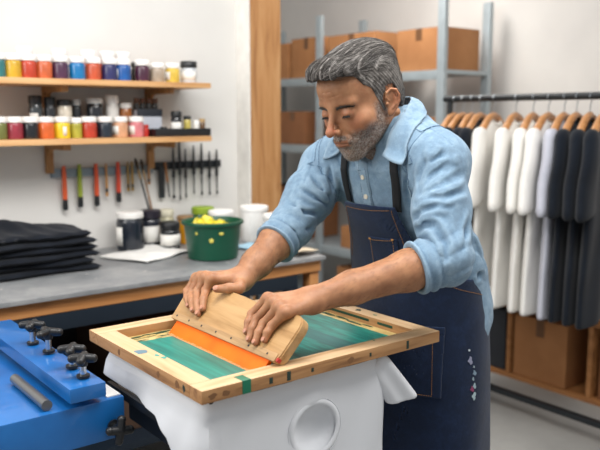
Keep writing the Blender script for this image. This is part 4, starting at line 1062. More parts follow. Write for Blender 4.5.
# ---- hair: a shaped cap with combed strands
def hairline(Q):
    """>0 where scalp hair grows"""
    X = np.abs(Q[..., 0]); y = Q[..., 1]; z = Q[..., 2]
    line = np.interp(y, [-.12, -.085, -.062, -.048, -.030, -.014, -.004, .004, .030, .042, .060, .10],
                        [.088, .088, .083, .050, .032, -.012, -.028, .022, .024, -.006, -.056, -.064])
    line = line+np.where(y < -.06, -.010*np.clip(X/.04, 0, 1)**2+.0, 0)+hnoise(Q, 260, 9)*.0020+hnoise(Q, 110, 12)*.0022
    return z-line
def groove(Q):
    tw = np.clip((Q[..., 2]-.055)/.03, 0, 1)
    return Q[..., 0]*560+hnoise(Q, 16, 4)*1.3+Q[..., 1]*45, (Q[..., 1]*.88+Q[..., 2]*.48)*900+hnoise(Q, 30, 6), tw
def hair_sdf_local(Q):
    X = np.abs(Q[..., 0])
    S = np.stack([X, Q[..., 1], Q[..., 2]], -1)
    base = ell(Q, (0, .015, .036), (.0785, .0985, .0865))
    base = smin(base, ell(Q, (0, -.05, .05), (.0585, .0475, .045)), .03)
    base = smin(base, ell(Q, (0, .03, -.02), (.068, .075, .06)), .03)
    top = ell(Q, (.004, -.030, .086), (.062, .080, .032))
    top = smin(top, ell(Q, (.0, -.080, .086), (.048, .030, .021)), .03)
    top = smin(top, ell(Q, (0, .028, .074), (.066, .078, .042)), .03)
    d = smin(base, top, .018)
    # combed grooves running back
    ph, phs, tw = groove(Q)
    amp = np.clip((Q[..., 2]-.03)/.05, 0.15, 1)
    d = d+tw*(.0013*np.sin(ph)+.0009*np.sin(ph*.47+2)+.0008*np.sin(ph*1.7+1))+(1-tw)*.0004*np.sin(phs)+.0006*hnoise(Q, 300, 5)
    d = smax(d, -hairline(Q)*.9, .004)
    # leave the ears free
    d = smax(d, -ell(S, (.080, .008, -.014), (.018, .022, .031)), .003)
    return d
Vr, Fr = surf(lambda P: hair_sdf_local(to_head(P))*HS, H-.17, H+.18, .0019)
def hair_mat():
    t = NT('grey_hair'); a = t.attr('Col').outputs['Color']; v = t.coord()
    n = t.noise(v, 60, 3, .6)
    c = t.ramp(t.math('ADD', t.math('MULTIPLY', n, .3), t.math('MULTIPLY', t.sep(a)[0], .7)), [(.22, '#1f1c1a'), (.48, '#4e4945'), (.78, '#a8a39e')])
    return t.set(c, .5, Specular_IOR_Level=.35)
M_hair = hair_mat()
# strands
def strands(name, roots, dirs, length, rad, curl, cols, seg=5, pull=None):
    n = len(roots); k = 3
    L = length[:, None]; P = roots.copy(); D = dirs.copy()
    rings = []
    for s in range(seg+1):
        u = np.cross(D, RNG.normal(size=(n, 3))*0+np.array([.3, .9, .2])); u /= np.linalg.norm(u, axis=1)[:, None]+1e-9
        w = np.cross(D, u)
        r = rad[:, None]*(1-.8*s/seg)
        rings.append(np.stack([P+r*(u*math.cos(a)+w*math.sin(a)) for a in (0, 2.09, 4.19)], 1))
        D = D+curl[s % len(curl)] if pull is None else pull(P, D, s)
        D /= np.linalg.norm(D, axis=1)[:, None]
        P = P+D*L/seg
    V = np.stack(rings, 1).reshape(-1, 3)     # n, seg+1, 3
    base = (np.arange(n)*(seg+1)*k)[:, None, None, None]; s = (np.arange(seg)*k)[None, :, None, None]; a = np.arange(k)[None, None, :, None]
    b = (a+1) % k
    F = np.concatenate([base+s+a, base+s+b, base+s+k+b, base+s+k+a], -1).reshape(-1, 4)
    C = np.repeat(cols, (seg+1)*k)[:, None]*np.ones(3)
    return V, F, C
def hair_local_flow(Q, D, lift):
    g = grad(lambda q: hair_sdf_smooth(q), Q); D = D-g*((D*g).sum(1)[:, None])+g*lift
    return D
def hair_sdf_smooth(Q):
    d = ell(Q, (0, .015, .036), (.0785, .0985, .0865)); d = smin(d, ell(Q, (0, -.05, .05), (.0585, .0475, .045)), .03)
    d = smin(d, ell(Q, (0, .03, -.02), (.068, .075, .06)), .03)
    t_ = smin(ell(Q, (.004, -.030, .086), (.062, .080, .032)), ell(Q, (.0, -.080, .086), (.048, .030, .021)), .03)
    t_ = smin(t_, ell(Q, (0, .028, .074), (.066, .078, .042)), .03)
    return smin(d, t_, .018)
def grad(f, Q, e=.0008):
    Q = Q.astype(np.float32); g = np.stack([f(Q+A3(*(e if i == j else 0 for j in range(3))))-f(Q-A3(*(e if i == j else 0 for j in range(3)))) for i in range(3)], 1)
    return g/(np.linalg.norm(g, axis=1)[:, None]+1e-9)
Qh = to_head(Vr.astype(np.float32)); pick = RNG.choice(len(Qh), 9000)
Q0 = Qh[pick]; Q0 = Q0[(hair_sdf_smooth(Q0) > -.004)]
n = len(Q0); topw = np.clip((Q0[:, 2]-.055)/.03, 0, 1)[:, None]
bd = np.stack([.25*np.sign(Q0[:, 0])*np.clip(np.abs(Q0[:, 0])*12, 0, 1)+.25, np.full(n, .9), .25-0*Q0[:, 0]], 1)   # top: swept back
sd = np.stack([0*Q0[:, 0], np.full(n, .55), np.full(n, -1.0)], 1)                                                  # sides: down and back
D0 = bd*topw+sd*(1-topw)+RNG.normal(size=(n, 3))*(.08+.06*topw); D0 /= np.linalg.norm(D0, axis=1)[:, None]
ln = (.007+.030*topw[:, 0])*RNG.uniform(.6, 1.3, n)
lift = .06+.03*topw
D0 = hair_local_flow(Q0, D0, lift)
Vs, Fs_, Cs = strands('hair', Q0-.0*D0, D0, ln, np.full(n, .00042)*RNG.uniform(.7, 1.3, n), None, np.clip(RNG.normal(.45, .24, n)+.14*(1-topw[:, 0]), 0, 1),
                      pull=lambda P, D, s: hair_local_flow(P, D, .02))
Vs = from_head(Vs)
_ph, _phs, _tw = groove(Qh)
gc = np.clip(.38-_tw*(.10*np.sin(_ph*.47+2)+.14*np.sin(_ph)+.12*np.sin(_ph*1.7+1))-(1-_tw)*(.08*np.sin(_phs)-.14)+.06*hnoise(Qh*A3(3, .6, 1), 60, 8), 0, 1)[:, None]*np.ones(3)
Vall, Fall, Call = join([(Vr, Fr, gc), (Vs, Fs_, Cs)])
P_(np_mesh('hair', Vall, Fall, M_hair, None, {'Col': Call}))
# eyebrows, lashes and beard stubble: short strands set on the skin
def on_skin(Q, it=4):
    for _ in range(it):
        Q = Q-grad(head_local, Q)*head_local(Q.astype(np.float32))[:, None]
    return Q.astype(np.float32)
q = []
for s in (-1, 1):
    u = RNG.uniform(0, 1, 300); w = RNG.normal(0, 1, 300)
    x = .012+.036*u; z = .0128+.0040*np.sin(u*2.3)-.0045*u*u+w*.0021*(1-.45*u)
    q.append(np.stack([s*x, -.095+.018*u**2, z], 1))
q = on_skin(np.concatenate(q)); g = grad(head_local, q)
D = np.stack([np.sign(q[:, 0])*.9, 0*q[:, 0], .35+0*q[:, 0]], 1); D = D-g*(D*g).sum(1)[:, None]+g*.35+RNG.normal(size=q.shape)*.12
D /= np.linalg.norm(D, axis=1)[:, None]
def put_sides(name, q, D, *a, **k):
    for sg in (-1, 1):
        m = np.sign(q[:, 0]) == sg
        V_, F_, C_ = strands(name, q[m], D[m], *[x[m] if isinstance(x, np.ndarray) else x for x in a], **k)
        P_(np_mesh(name, from_head(V_), F_, M_hair, None, {'Col': C_}))
put_sides('eyebrow', q, D, RNG.uniform(.006, .010, len(q)), np.full(len(q), .00032), None, np.clip(RNG.normal(.36, .18, len(q)), 0, 1), seg=3, pull=lambda P, D, s: D)
q = []
for s_ in (-1, 1):
    u = np.linspace(-1, 1, 90); q.append(np.stack([s_*(.0322+.0112*u), -.0940+.0040*u*u, -.0042-.0022*u*u+0*u], 1))
q = on_skin(np.concatenate(q)); D = np.stack([np.sign(q[:, 0])*.25, -.75+0*q[:, 0], -.65+0*q[:, 0]], 1)+RNG.normal(size=q.shape)*.12; D /= np.linalg.norm(D, axis=1)[:, None]
put_sides('eyelashes', q, D, RNG.uniform(.004, .006, len(q)), np.full(len(q), .00035), None, np.zeros(len(q)), seg=2, pull=lambda P, D, s: D)
bi = np.flatnonzero((Ah[:, 0] > .35)); bi = RNG.choice(bi, 5200); q = to_head(Vh[bi].astype(np.float32))
g = grad(head_local, q); D = np.stack([0*q[:, 0], -.15+0*q[:, 0], -1+0*q[:, 0]], 1); D = D-g*(D*g).sum(1)[:, None]+g*.5+RNG.normal(size=q.shape)*.25
D /= np.linalg.norm(D, axis=1)[:, None]
bc = np.clip(RNG.normal(.66, .28, len(q))-.5*(np.abs(q[:, 0]) < .03)*(q[:, 2] > -.062)+.2*(np.abs(q[:, 0]) < .03)*(q[:, 2] < -.08), 0, 1)
Vs, Fs_, Cs = strands('beard', q, D, RNG.uniform(.0022, .0045, len(q)), np.full(len(q), .00024), None, bc, seg=2, pull=lambda P, D, s: D)
P_(np_mesh('beard', from_head(Vs), Fs_, M_hair, None, {'Col': Cs}))

# fine dark hair on the forearms
for nm, E_, W_, f_ in (('arm_hair', EL, WL, armL), ('arm_hair', ER, WR, armR)):
    tt = (Vh-A3(*E_)) @ (A3(*W_)-A3(*E_))/float(((A3(*W_)-A3(*E_))**2).sum()); rr = nrm(Vh-A3(*E_)-tt[:, None]*(A3(*W_)-A3(*E_)))
    ix = np.flatnonzero((tt > .2) & (tt < .92) & (rr < .055) & (Vh[:, 2] > 1.0)); ix = RNG.choice(ix, 1500); q = Vh[ix].astype(np.float32)
    g = grad(f_, q); D = (A3(*W_)-A3(*E_))[None]*3.0+np.array([[0, 0, -.5]])+RNG.normal(size=q.shape)*.30; D = D-g*(D*g).sum(1)[:, None]; D /= np.linalg.norm(D, axis=1)[:, None]; D = D+g*.12
    V_, F_, C_ = strands(nm, q, D, RNG.uniform(.006, .012, len(q)), np.full(len(q), .00012), None, np.clip(RNG.normal(.2, .1, len(q)), 0, 1), seg=2, pull=lambda P, D, s: D)
    P_(np_mesh(nm, V_, F_, M_hair, None, {'Col': C_}))
# ---------------------------------------------------------------- clothes
def folds(P, dirv, freq, amp, warp, seed):
    d = np.asarray(dirv, np.float32); d = d/np.linalg.norm(d)
    ph = (P @ d)*freq+hnoise(P, 9, seed)*warp
    return amp*(np.abs(np.sin(ph))**.75-.55)*np.clip(.45+.85*hnoise(P, 13, seed+1), 0, 1.25)
def along(P, a, b):
    a = A3(*a); b = A3(*b); d = b-a; return ((P-a) @ d)/float(d@d)
def sleeve(P, S, E, W, r0, r1, cut):
    e2 = lerp3(E, W, cut)
    d = chain(P, [lerp3((1.32, 1.34, 1.38), S, .75), S, lerp3(S, E, .5), E], [.058, r0, (r0+r1)/2+.002, r1], .03)
    d = smin(d, rc(P, E, e2, r1, r1-.004), .02)
    ax = A3(*e2)-A3(*E); ax = ax/np.linalg.norm(ax)
    return smax(d, (P-A3(*e2)) @ ax, .006), e2
def shirt_torso(P): return torso(P, .012)
CREASES = [[(1.223,1.149,1.263),(1.237,1.137,1.294),(1.269,1.117,1.324)], [(1.221,1.141,1.259),(1.242,1.103,1.283),(1.274,1.092,1.297),(1.316,1.097,1.306)],
 [(1.22,1.125,1.256),(1.238,1.085,1.254),(1.298,1.075,1.273)], [(1.224,1.15,1.265),(1.241,1.164,1.296),(1.253,1.152,1.341)], [(1.252,1.145,1.326),(1.281,1.12,1.354)],
 [(1.216,1.15,1.205),(1.214,1.124,1.226),(1.228,1.089,1.24),(1.243,1.072,1.234)], [(1.218,1.155,1.172),(1.215,1.133,1.184),(1.212,1.09,1.196)],
 [(1.218,1.148,1.213),(1.214,1.08,1.192),(1.21,1.048,1.158),(1.199,1.043,1.133)], [(1.30,1.05,1.22),(1.272,1.05,1.18),(1.235,1.033,1.14)],
 [(1.445,1.168,1.14),(1.47,1.164,1.09),(1.50,1.17,1.05)], [(1.44,1.166,1.08),(1.465,1.164,1.045)], [(1.42,1.163,1.17),(1.45,1.166,1.11),(1.46,1.166,1.04)],
 [(1.190,1.48,1.285),(1.195,1.455,1.255),(1.225,1.446,1.215)], [(1.154,1.481,1.253),(1.178,1.451,1.229),(1.222,1.450,1.203)], [(1.126,1.486,1.215),(1.148,1.453,1.190),(1.19,1.45,1.185)],
 [(1.094,1.476,1.176),(1.113,1.448,1.158),(1.168,1.447,1.153)], [(1.107,1.469,1.156),(1.132,1.454,1.119)], [(1.101,1.514,1.147),(1.12,1.499,1.119),(1.136,1.487,1.096)],
 [(1.229,1.451,1.306),(1.225,1.446,1.234)], [(1.262,1.15,1.376),(1.24,1.125,1.31)], [(1.255,1.211,1.306),(1.286,1.23,1.222)], [(1.19,1.52,1.30),(1.16,1.53,1.24)], [(1.27,1.09,1.34),(1.31,1.09,1.34)]]
def creases(P):
    """sharp cloth creases: a valley between two soft ridges"""
    o = np.zeros(len(P), np.float32); lo = np.array([1.05, 1.0, 1.02]); hi = np.array([1.56, 1.56, 1.42])
    m = ((P > lo) & (P < hi)).all(-1)
    if not m.any(): return o
    Q = P[m]; Q = Q+.0045*np.stack([hnoise(Q, 30, 101), hnoise(Q, 30, 102), hnoise(Q, 30, 103)], -1).astype(np.float32); acc = np.zeros(len(Q), np.float32)
    for k, c in enumerate(CREASES):
        c = np.array(c, np.float32); n = len(c)-1; best = np.full(len(Q), 9., np.float32); tt = np.zeros(len(Q), np.float32)
        for i in range(n):
            d = c[i+1]-c[i]; t = np.clip(((Q-c[i]) @ d)/float(d@d), 0, 1); r = nrm(Q-c[i]-t[:, None]*d); b = r < best
            best[b] = r[b]; tt[b] = ((i+t)/n)[b]
        w = np.sin(np.clip(tt, .02, .98)*PI)**.6
        acc += w*(.0074*np.exp(-(best/.0055)**2)-.0048*np.exp(-((best-.0145)/.0070)**2))
    o[m] = np.clip(acc, -.005, .0062); return o
def shirt(P):
    t_ = shirt_torso(P)
    # tail hanging behind over the hips
    t_ = smin(t_, smax(loft(P, np.array([(.90, 1.490, 1.35, .130, .170), (.95, 1.488, 1.35, .127, .174), (1.05, 1.455, 1.35, .124, .174), (1.12, 1.43, 1.35, .118, .168)]), .012), -(P[..., 0]-1.44), .02), .02)
    sl, _ = sleeve(P, SL, EL, WL, .062, .056, .10)
    sr, _ = sleeve(P, SR, ER, WR, .062, .053, .16)
    tl = along(P, SL, EL); tr = along(P, SR, ER)
    sl = sl-folds(P, (.39, -.31, -.85), 45, .0055, 1.8, 21)*np.clip(tl*2.2+.1, .15, 1)-folds(P, (.2, -.5, -.8), 80, .004, 1.8, 25)*np.clip((tl-.45)*3, 0, 1)
    sr = sr-folds(P, (-.55, .2, 1), 45, .006, 2.0, 31)*np.clip(tr*2.2, .15, 1)-folds(P, (.8, .5, .5), 70, .004, 1.8, 35)*np.clip((tr-.25)*3, 0, 1)
    z = P[..., 2]
    t_ = t_-folds(P, (.5, .45, 1), 44, .007, 2.0, 41)*np.clip((1.24-z)*8, .0, 1)*np.clip((z-1.0)*14, 0, 1)-folds(P, (.15, 1, -.4), 60, .006, 1.6, 45)*np.clip((z-1.15)*6, 0, 1)
    d = smin(t_, smin(sl, sr, .01), .022)
    d = d+creases(P)-.0018*hnoise(P, 50, 81)-.0008*hnoise(P, 120, 83)
    # armhole seam and yoke seam on both sides
    for S in (SL, SR):
        sgn = -1 if S[1] < 1.34 else 1
        pl = (P[..., 1]-(S[1]-sgn*.012))*sgn-(P[..., 0]-S[0])*.22-(z-S[2])*.25
        d = d+.0016*np.exp(-(pl/.0022)**2)*np.clip((z-1.22)*20, 0, 1)-.0010*np.exp(-((pl-.006)/.005)**2)
    yk = (P[..., 0]-1.300)+(z-1.38)*.25
    d = d+.0016*np.exp(-(yk/.002)**2)*np.clip((z-1.35)*60, 0, 1)
    # open neck
    nk = rc(P, (1.30, 1.335, 1.39), (1.20, 1.322, 1.325), .052, .016)
    nk2 = rc(P, (1.31, 1.335, 1.40), (1.325, 1.34, 1.55), .060, .064)
    d = smax(d, -smin(nk, nk2, .02), .005)
    return d
Vt, Ft = surf(shirt, (1.0, .98, .84), (1.64, 1.66, 1.48), .0030)
P_(np_mesh('shirt', Vt, Ft, M_shirt, None, None, relax=1))
def cuff(P, E, W, a, b, R, sd):
    p0 = A3(*lerp3(E, W, a)); p1 = A3(*lerp3(E, W, b)); ax = p1-p0; L = float(np.linalg.norm(ax)); ax = ax/L
    q = P-p0; t = q @ ax; r = nrm(q-t[..., None]*ax)
    Rr = R+.003*hnoise(P, 26, sd)+.0035*np.clip(t/L, 0, 1)
    d = np.abs(r-Rr)-.0042
    d = smin(d, nrm(np.stack([r-Rr, t-L*.96], -1))-.0062, .004)
    d = smin(d, nrm(np.stack([r-Rr+.001, t-L*.08], -1))-.0062, .004)
    d = smin(d, nrm(np.stack([r-Rr-.001, t-L*.50], -1))-.0048, .006)
    d = d-.0014*np.sin(t*260+hnoise(P, 30, sd+1)*3)
    return smax(smax(d, -t, .004), t-L, .004)*.9
for nm, E, W, a, b, R, sd in (('shirt_cuff', EL, WL, .04, .235, .0505, 51), ('shirt_cuff', ER, WR, .10, .34, .0475, 53)):
    c = A3(*lerp3(E, W, (a+b)/2))
    Vc, Fc = surf(lambda P: cuff(P, E, W, a, b, R, sd), c-.085, c+.085, .0022)
    P_(np_mesh(nm, Vc, Fc, M_shirt, None, None, relax=1))
def project(f, pts, off, it=6):
    P = np.array(pts, np.float32)
    for _ in range(it):
        P = P-grad(f, P)*(f(P)-off)[:, None]
    return P
def ribbon(name, f, pts, width, off, thick, mat, n=40, side=None):
    pts = np.array(pts, float); t = np.linspace(0, len(pts)-1, n)
    C = np.stack([np.interp(t, np.arange(len(pts)), pts[:, i]) for i in range(3)], 1)
    C = project(f, C, off); g = grad(f, C)
    T = np.gradient(C, axis=0); T /= np.linalg.norm(T, axis=1)[:, None]
    S = np.cross(T, g); S /= np.linalg.norm(S, axis=1)[:, None]
    V = []; a = width/2
    for sx in (-1, -.4, .4, 1):
        e = project(f, C+S*sx*a, off+ (0 if abs(sx) == 1 else thick*.25)); V.append(e)
    V2 = [v-g*thick for v in V[::-1]]; ring = V+V2; k = len(ring); V = np.stack(ring, 1).reshape(-1, 3)
    F = [[i*k+j, i*k+(j+1) % k, (i+1)*k+(j+1) % k, (i+1)*k+j] for i in range(n-1) for j in range(k)]
    return P_(np_mesh(name, V, F, mat))
def stitch(name, f, pts, off, mat, r=.00065, dash=.0045, gap=.0022, parent=None):
    pts = np.array(pts, float); seg = np.linalg.norm(np.diff(pts, axis=0), axis=1); L = np.concatenate([[0], np.cumsum(seg)])
    s = np.arange(0, L[-1], dash+gap); bm = BM()
    ev = lambda u: np.stack([np.interp(u, L, pts[:, i]) for i in range(3)], 1)
    A = project(f, ev(s), off, 4); B = project(f, ev(np.minimum(s+dash, L[-1])), off, 4)
    for a, b in zip(A, B):
        if np.linalg.norm(a-b) > 1e-4: tube(bm, [a.tolist(), b.tolist()], r, n=5)
    return P_(obj(name, bm, mat))
# collar leaves (inner edge against the neck, outer edge lying on the shoulder)
def collar(inner, outer, name):
    n = 34; nu = 9
    I = np.array(inner); O = np.array(outer)
    ti = np.linspace(0, 1, n)
    def ev(A, t):
        s = np.concatenate([[0], np.cumsum(np.linalg.norm(np.diff(A, axis=0), axis=1))]); s /= s[-1]
        P = np.stack([np.interp(t, s, A[:, i]) for i in range(3)], 1)
        for _ in range(6):
            P[1:-1] = P[1:-1]*.5+.25*(P[:-2]+P[2:])
        return P
    a = ev(I, ti); b = ev(O, ti); cen = np.array([1.30, 1.335, 1.40])
    rows = []
    for u in np.linspace(0, 1, nu):
        p = a*(1-u)+b*u; out = p-cen; out /= np.linalg.norm(out, axis=1)[:, None]
        rows.append(p+out*(.010*math.sin(PI*u)*.9+.004))
    top = np.stack(rows, 1)
    for r_ in (0,):                             # keep the leaf outside the shirt
        fl = top.reshape(-1, 3).astype(np.float32); d = shirt(fl); g = grad(shirt, fl)
        fl = fl+g*np.clip(.004-d, 0, .02)[:, None]; top = fl.reshape(top.shape)
    V = top.reshape(-1, 3); F = [[i*nu+j, i*nu+j+1, (i+1)*nu+j+1, (i+1)*nu+j] for i in range(n-1) for j in range(nu-1)]
    o = P_(np_mesh(name, V, F, M_shirt)); m = o.modifiers.new('thick', 'SOLIDIFY'); m.thickness = .0035; m.offset = 0
    edge = [top[k, nu-2]*.5+top[k, nu-1]*.5 for k in range(2, n-1)]
    bm = BM(); e = np.array(edge)
    ctr = [top[n-2, j] for j in range(nu-2, 0, -1)]
    e = np.concatenate([e, ctr]); out = e-cen; out /= np.linalg.norm(out, axis=1)[:, None]; e = e+out*.0020
    for i in range(len(e)-1):
        a_, b_ = e[i], e[i]*.3+e[i+1]*.7
        tube(bm, [a_.tolist(), b_.tolist()], .0006, n=4)
    st = obj('collar_stitching', bm, M_threadb); st.parent = o
    return o
CI = [(1.362, 1.335, 1.470), (1.345, 1.302, 1.467), (1.316, 1.264, 1.452), (1.293, 1.236, 1.425), (1.250, 1.235, 1.376), (1.222, 1.242, 1.339)]
CO = [(1.388, 1.335, 1.440), (1.378, 1.285, 1.440), (1.350, 1.238, 1.432), (1.318, 1.212, 1.418), (1.272, 1.200, 1.368), (1.236, 1.196, 1.321)]
CI = [(1.362, 1.335, 1.470), (1.348, 1.298, 1.470), (1.325, 1.274, 1.463), (1.285, 1.262, 1.425), (1.252, 1.262, 1.380), (1.226, 1.262, 1.340)]
CO = [(1.392, 1.335, 1.442), (1.378, 1.285, 1.442), (1.350, 1.248, 1.434), (1.310, 1.222, 1.412), (1.268, 1.212, 1.366), (1.232, 1.206, 1.321)]
collar(CI, CO, 'collar')
mir = lambda L: [(x-.004, 2.668-y, z) for x, y, z in L]
collar(mir(CI), mir(CO), 'collar')
# placket with buttons
pl = [(1.20, 1.325, 1.325), (1.23, 1.333, 1.28), (1.24, 1.335, 1.24), (1.25, 1.335, 1.18)]
ribbon('placket', shirt, pl, .030, .0028, .004, M_shirt)
for dy in (-.012, .012): stitch('placket_stitching', shirt, [(x, y+dy, z) for x, y, z in pl], .0036, M_threadb, .0005)
M_button = flat('#d9d2c0', .25, name='shell_button')
for z in (1.283, 1.232):
    c = project(shirt, [(1.23, 1.333, z)], .0045)[0]; g = grad(shirt, np.array([c]))[0]
    bm = BM(); lathe(bm, [(0, -.001), (.0058, -.001), (.0062, .0006), (.0052, .0016), (.0045, .0009), (0, .0009)], n=20, rot=Vector(g.tolist()).to_track_quat('Z', 'Y').to_matrix(), c=c.tolist())
    P_(obj('button', bm, M_button))
for S, sg in ((SL, -1), (SR, 1)):
    for o_ in (0, .009):
        arcp = [(S[0]+dx, S[1]-sg*(.026+o_)+dy*sg, S[2]+dz) for dx, dy, dz in ((-.052, -.004, -.075), (-.056, .0, -.04), (-.045, .004, .0), (-.02, .006, .04), (.012, .006, .052), (.045, .004, .035))]
        stitch('armhole_stitching', shirt, arcp, .0008, M_threadb, .0008, .005, .0015)
    stitch('yoke_stitching', shirt, [(1.270, 1.335+sg*.085, 1.42), (1.272, 1.335+sg*.115, 1.405), (1.278, 1.335+sg*.145, 1.39)], .0008, M_threadb, .0008, .005, .0015)
# apron
AS = np.array([(.42, 1.455, 1.35, .155, .205), (.80, 1.455, 1.35, .148, .192), (.92, 1.455, 1.35, .143, .186), (1.02, 1.437, 1.35, .136, .180), (1.12, 1.412, 1.35, .132, .176),
               (1.22, 1.378, 1.35, .1315, .186), (1.30, 1.345, 1.35, .13, .186)])
def apron_base(P):
    a = loft(P, AS, .006, zlo=.30, zhi=1.5)
    z = P[..., 2]
    a = a-.006*np.sin(P[..., 1]*38+P[..., 0]*20+hnoise(P, 6, 61))*np.clip((.95-z)*3, 0, 1)-.0022*hnoise(P, 16, 62)
    return a
BY = 1.336
def bibw(z): return np.interp(z, [1.00, 1.03, 1.06, 1.10, 1.15, 1.19, 1.215], [.26, .180, .146, .119, .100, .089, .085])
def apron(P):
    z = P[..., 2]; a = apron_base(P)
    sh = np.abs(a)-.0024
    side = np.abs(P[..., 1]-BY)-bibw(z)
    front = np.where(z > 1.01, P[..., 0]-1.46, P[..., 0]-1.545)
    bib = np.maximum(side, P[..., 0]-1.46)
    # skirt: below the waist line, rising towards the front
    wl = z-(1.045-.30*np.clip(P[..., 0]-1.33, 0, .25))
    skirt = np.maximum(wl, P[..., 0]-1.560)
    region = smin(bib, skirt, .03)
    top = z-(1.218+.10*(P[..., 1]-BY)*0+.0)
    region = smax(region, top, .004)
    region = smax(region, .50-z, .004)
    return smax(sh, region, .002)*.9
Va, Fa = surf(apron, (1.22, 1.10, .46), (1.62, 1.60, 1.23), .0034)
P_(np_mesh('apron', Va, Fa, M_apron, None, None, relax=1))
fa = apron_base
# straps, under the collar
ribbon('apron_strap', shirt_torso, [(1.262, 1.252, 1.200), (1.262, 1.249, 1.25), (1.27, 1.247, 1.30), (1.280, 1.244, 1.338)], .021, .0085, .003, M_webbing)
ribbon('apron_strap', shirt_torso, [(1.232, 1.411, 1.208), (1.225, 1.404, 1.25), (1.215, 1.392, 1.30), (1.228, 1.388, 1.335)], .021, .0085, .003, M_webbing)
yy = np.linspace(-.072, .072, 12)
stitch('apron_stitching', fa, [(1.25, BY+y, 1.206) for y in yy], .0030, M_thread)
stitch('apron_stitching', fa, [(1.25, BY-bibw(z)+.009, z) for z in np.linspace(1.205, 1.06, 16)], .0030, M_thread)
stitch('apron_stitching', fa, [(1.25, BY+bibw(z)-.009, z) for z in np.linspace(1.205, 1.06, 16)], .0030, M_thread)
stitch('apron_stitching', fa, [(x, 1.165, 1.036-.30*(x-1.33)) for x in np.linspace(1.36, 1.55, 18)], .0030, M_thread)
def pocket(name, y0, y1, z0, z1, xref, mat=M_apron):
    c = ((y0+y1)/2, (z0+z1)/2)
    def f(P):
        a = np.abs(fa(P)-.0045)-.0018
        m = np.maximum(np.abs(P[..., 1]-c[0])-(y1-y0)/2, np.abs(P[..., 2]-c[1])-(z1-z0)/2)
        return smax(smax(a, m, .002), P[..., 0]-1.46, .002)
    Vp, Fp = surf(f, (1.22, y0-.01, z0-.01), (1.47, y1+.01, z1+.01), .0028)
    o = P_(np_mesh(name, Vp, Fp, mat, None, None, relax=1))
    e = .006
    stitch('pocket_stitching', fa, [(xref, y0+e, z1-e), (xref, y0+e, z0+e), (xref, (y0+y1)/2, z0+e), (xref, y1-e, z0+e), (xref, y1-e, z1-e)], .0068, M_thread)
    stitch('pocket_stitching', fa, [(xref, y0+e, z1-.010), (xref, (y0+y1)/2, z1-.010), (xref, y1-e, z1-.010)], .0068, M_thread)
    for y in (y0+e, y1-e):
        p = project(fa, [(xref, y, z1-.007)], .0070)[0]; bm = BM(); box(bm, p.tolist(), (.002, .007, .004), .0006); P_(obj('pocket_rivet', bm, M_thread))
pocket('apron_pocket', 1.262, 1.345, 1.015, 1.138, 1.26)
pocket('apron_pocket', 1.185, 1.335, .745, .925, 1.33)
for (y, z, r, c) in ((1.205, .835, .006, '#8d8fa6'), (1.150, .805, .005, '#7e93a5'), (1.138, .772, .0045, '#9fb4bd'), (1.185, .765, .005, '#8b3f63'), (1.150, .745, .006, '#a9bcc2'), (1.175, .79, .003, '#8fa0aa'), (1.215, .86, .0025, '#c0c6cc'), (1.165, .82, .0025, '#9aa7b0')):
    p = project(fa, [(1.44, y, z)], .0032)[0]; g = grad(fa, np.array([p]))[0]; bm = BM(); ph = RNG.uniform(0, 6)
    prism(bm, [(r*(1+.45*math.sin(3*a+ph))*math.cos(a), r*1.4*(1+.35*math.sin(2*a+ph))*math.sin(a)) for a in np.linspace(0, 2*PI, 17)[:-1]], -.0004, .0004, rot=Vector(g.tolist()).to_track_quat('Z', 'Y').to_matrix(), loc=p.tolist())
    P_(obj('ink_splash', bm, flat(c, .6)))
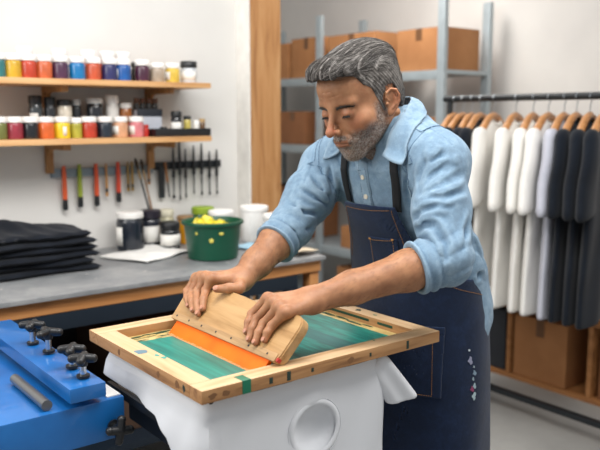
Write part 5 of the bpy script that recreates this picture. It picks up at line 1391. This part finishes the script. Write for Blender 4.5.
# trousers and shoes (mostly behind the table)
def trousers(P):
    d = loft(P, np.array([(.80, 1.475, 1.35, .118, .170), (.92, 1.475, 1.35, .12, .172), (1.0, 1.46, 1.35, .112, .16)]), 0, zlo=.80, zhi=1.0)
    for s in (-1, 1):
        d = smin(d, chain(P, [(1.475, 1.35+s*.088, .84), (1.455, 1.35+s*.10, .50), (1.485, 1.35+s*.11, .09)], [.092, .066, .052], .02), .04)
    d = d+.003*hnoise(P, 25, 71)
    return smax(d, .055-P[..., 2], .006)
Vt, Ft = surf(trousers, (1.3, 1.1, .03), (1.66, 1.6, 1.03), .008)
P_(np_mesh('trousers', Vt, Ft, flat('#1b2230', .85, name='trouser_cloth'), None, None, relax=1))
for s in (-1, 1):
    y = 1.35+s*.11
    def shoe(P):
        d = smin(ell(P, (1.42, y, .045), (.125, .046, .045)), ell(P, (1.48, y, .06), (.065, .042, .06)), .03)
        return smax(d, .012-P[..., 2], .006)
    Vs, Fs_ = surf(shoe, (1.26, y-.08, -.01), (1.58, y+.08, .14), .005)
    P_(np_mesh('shoe', Vs, Fs_, flat('#17140f', .5, name='shoe_leather')))
    bm = BM(); prism(bm, [(1.42+.13*math.cos(a)+.02, y+.05*math.sin(a)) for a in np.linspace(0, 2*PI, 25)[:-1]], 0.0, .018)
    P_(obj('shoe_sole', bm, flat('#2a2622', .7)))
# ================================================================ camera and light
cam = bpy.data.cameras.new('camera'); co = bpy.data.objects.new('camera', cam); COL.objects.link(co); SC.camera = co
cam.sensor_width = 36; cam.lens = 760/600*36
pitch = math.atan((225-115)/760)
co.location = (0, 0, 1.43); co.rotation_euler = (PI/2-pitch, 0, math.radians(-38))
cam.dof.use_dof = True; cam.dof.focus_distance = 1.68; cam.dof.aperture_fstop = 3.4
w = bpy.data.worlds.new('world'); SC.world = w; w.use_nodes = True
w.node_tree.nodes['Background'].inputs[0].default_value = (.97, .985, 1.0, 1); w.node_tree.nodes['Background'].inputs[1].default_value = .50
def area(name, loc, tgt, size, e, col=(1, 1, 1)):
    l = bpy.data.lights.new(name, 'AREA'); l.shape = 'RECTANGLE'; l.size, l.size_y = size; l.energy = e; l.color = col
    o = bpy.data.objects.new(name, l); COL.objects.link(o); o.location = loc
    o.rotation_euler = (Vector(tgt)-Vector(loc)).to_track_quat('-Z', 'Y').to_euler(); return o
area('window_light', (-1.2, 2.0, 2.3), (1.2, 1.4, 1.1), (1.8, 1.4), 40, (1, .98, .95))
area('overhead_light', (1.6, .4, 2.75), (1.5, 1.2, .8), (1.6, .5), 34, (1, .98, .95))
area('overhead_light', (2.6, 3.2, 2.75), (2.6, 3.2, 0), (1.6, .5), 45, (1, .97, .93))
area('overhead_light', (.6, 1.2, 2.75), (.9, 2.6, 1.2), (1.6, .5), 45, (1, .98, .96))  # unseen lamp added above the bench to brighten the shelf wall
vs = SC.view_settings; vs.view_transform = 'Standard'; vs.look = 'None'; vs.gamma = 1; vs.use_curve_mapping = False; vs.exposure = 0.0
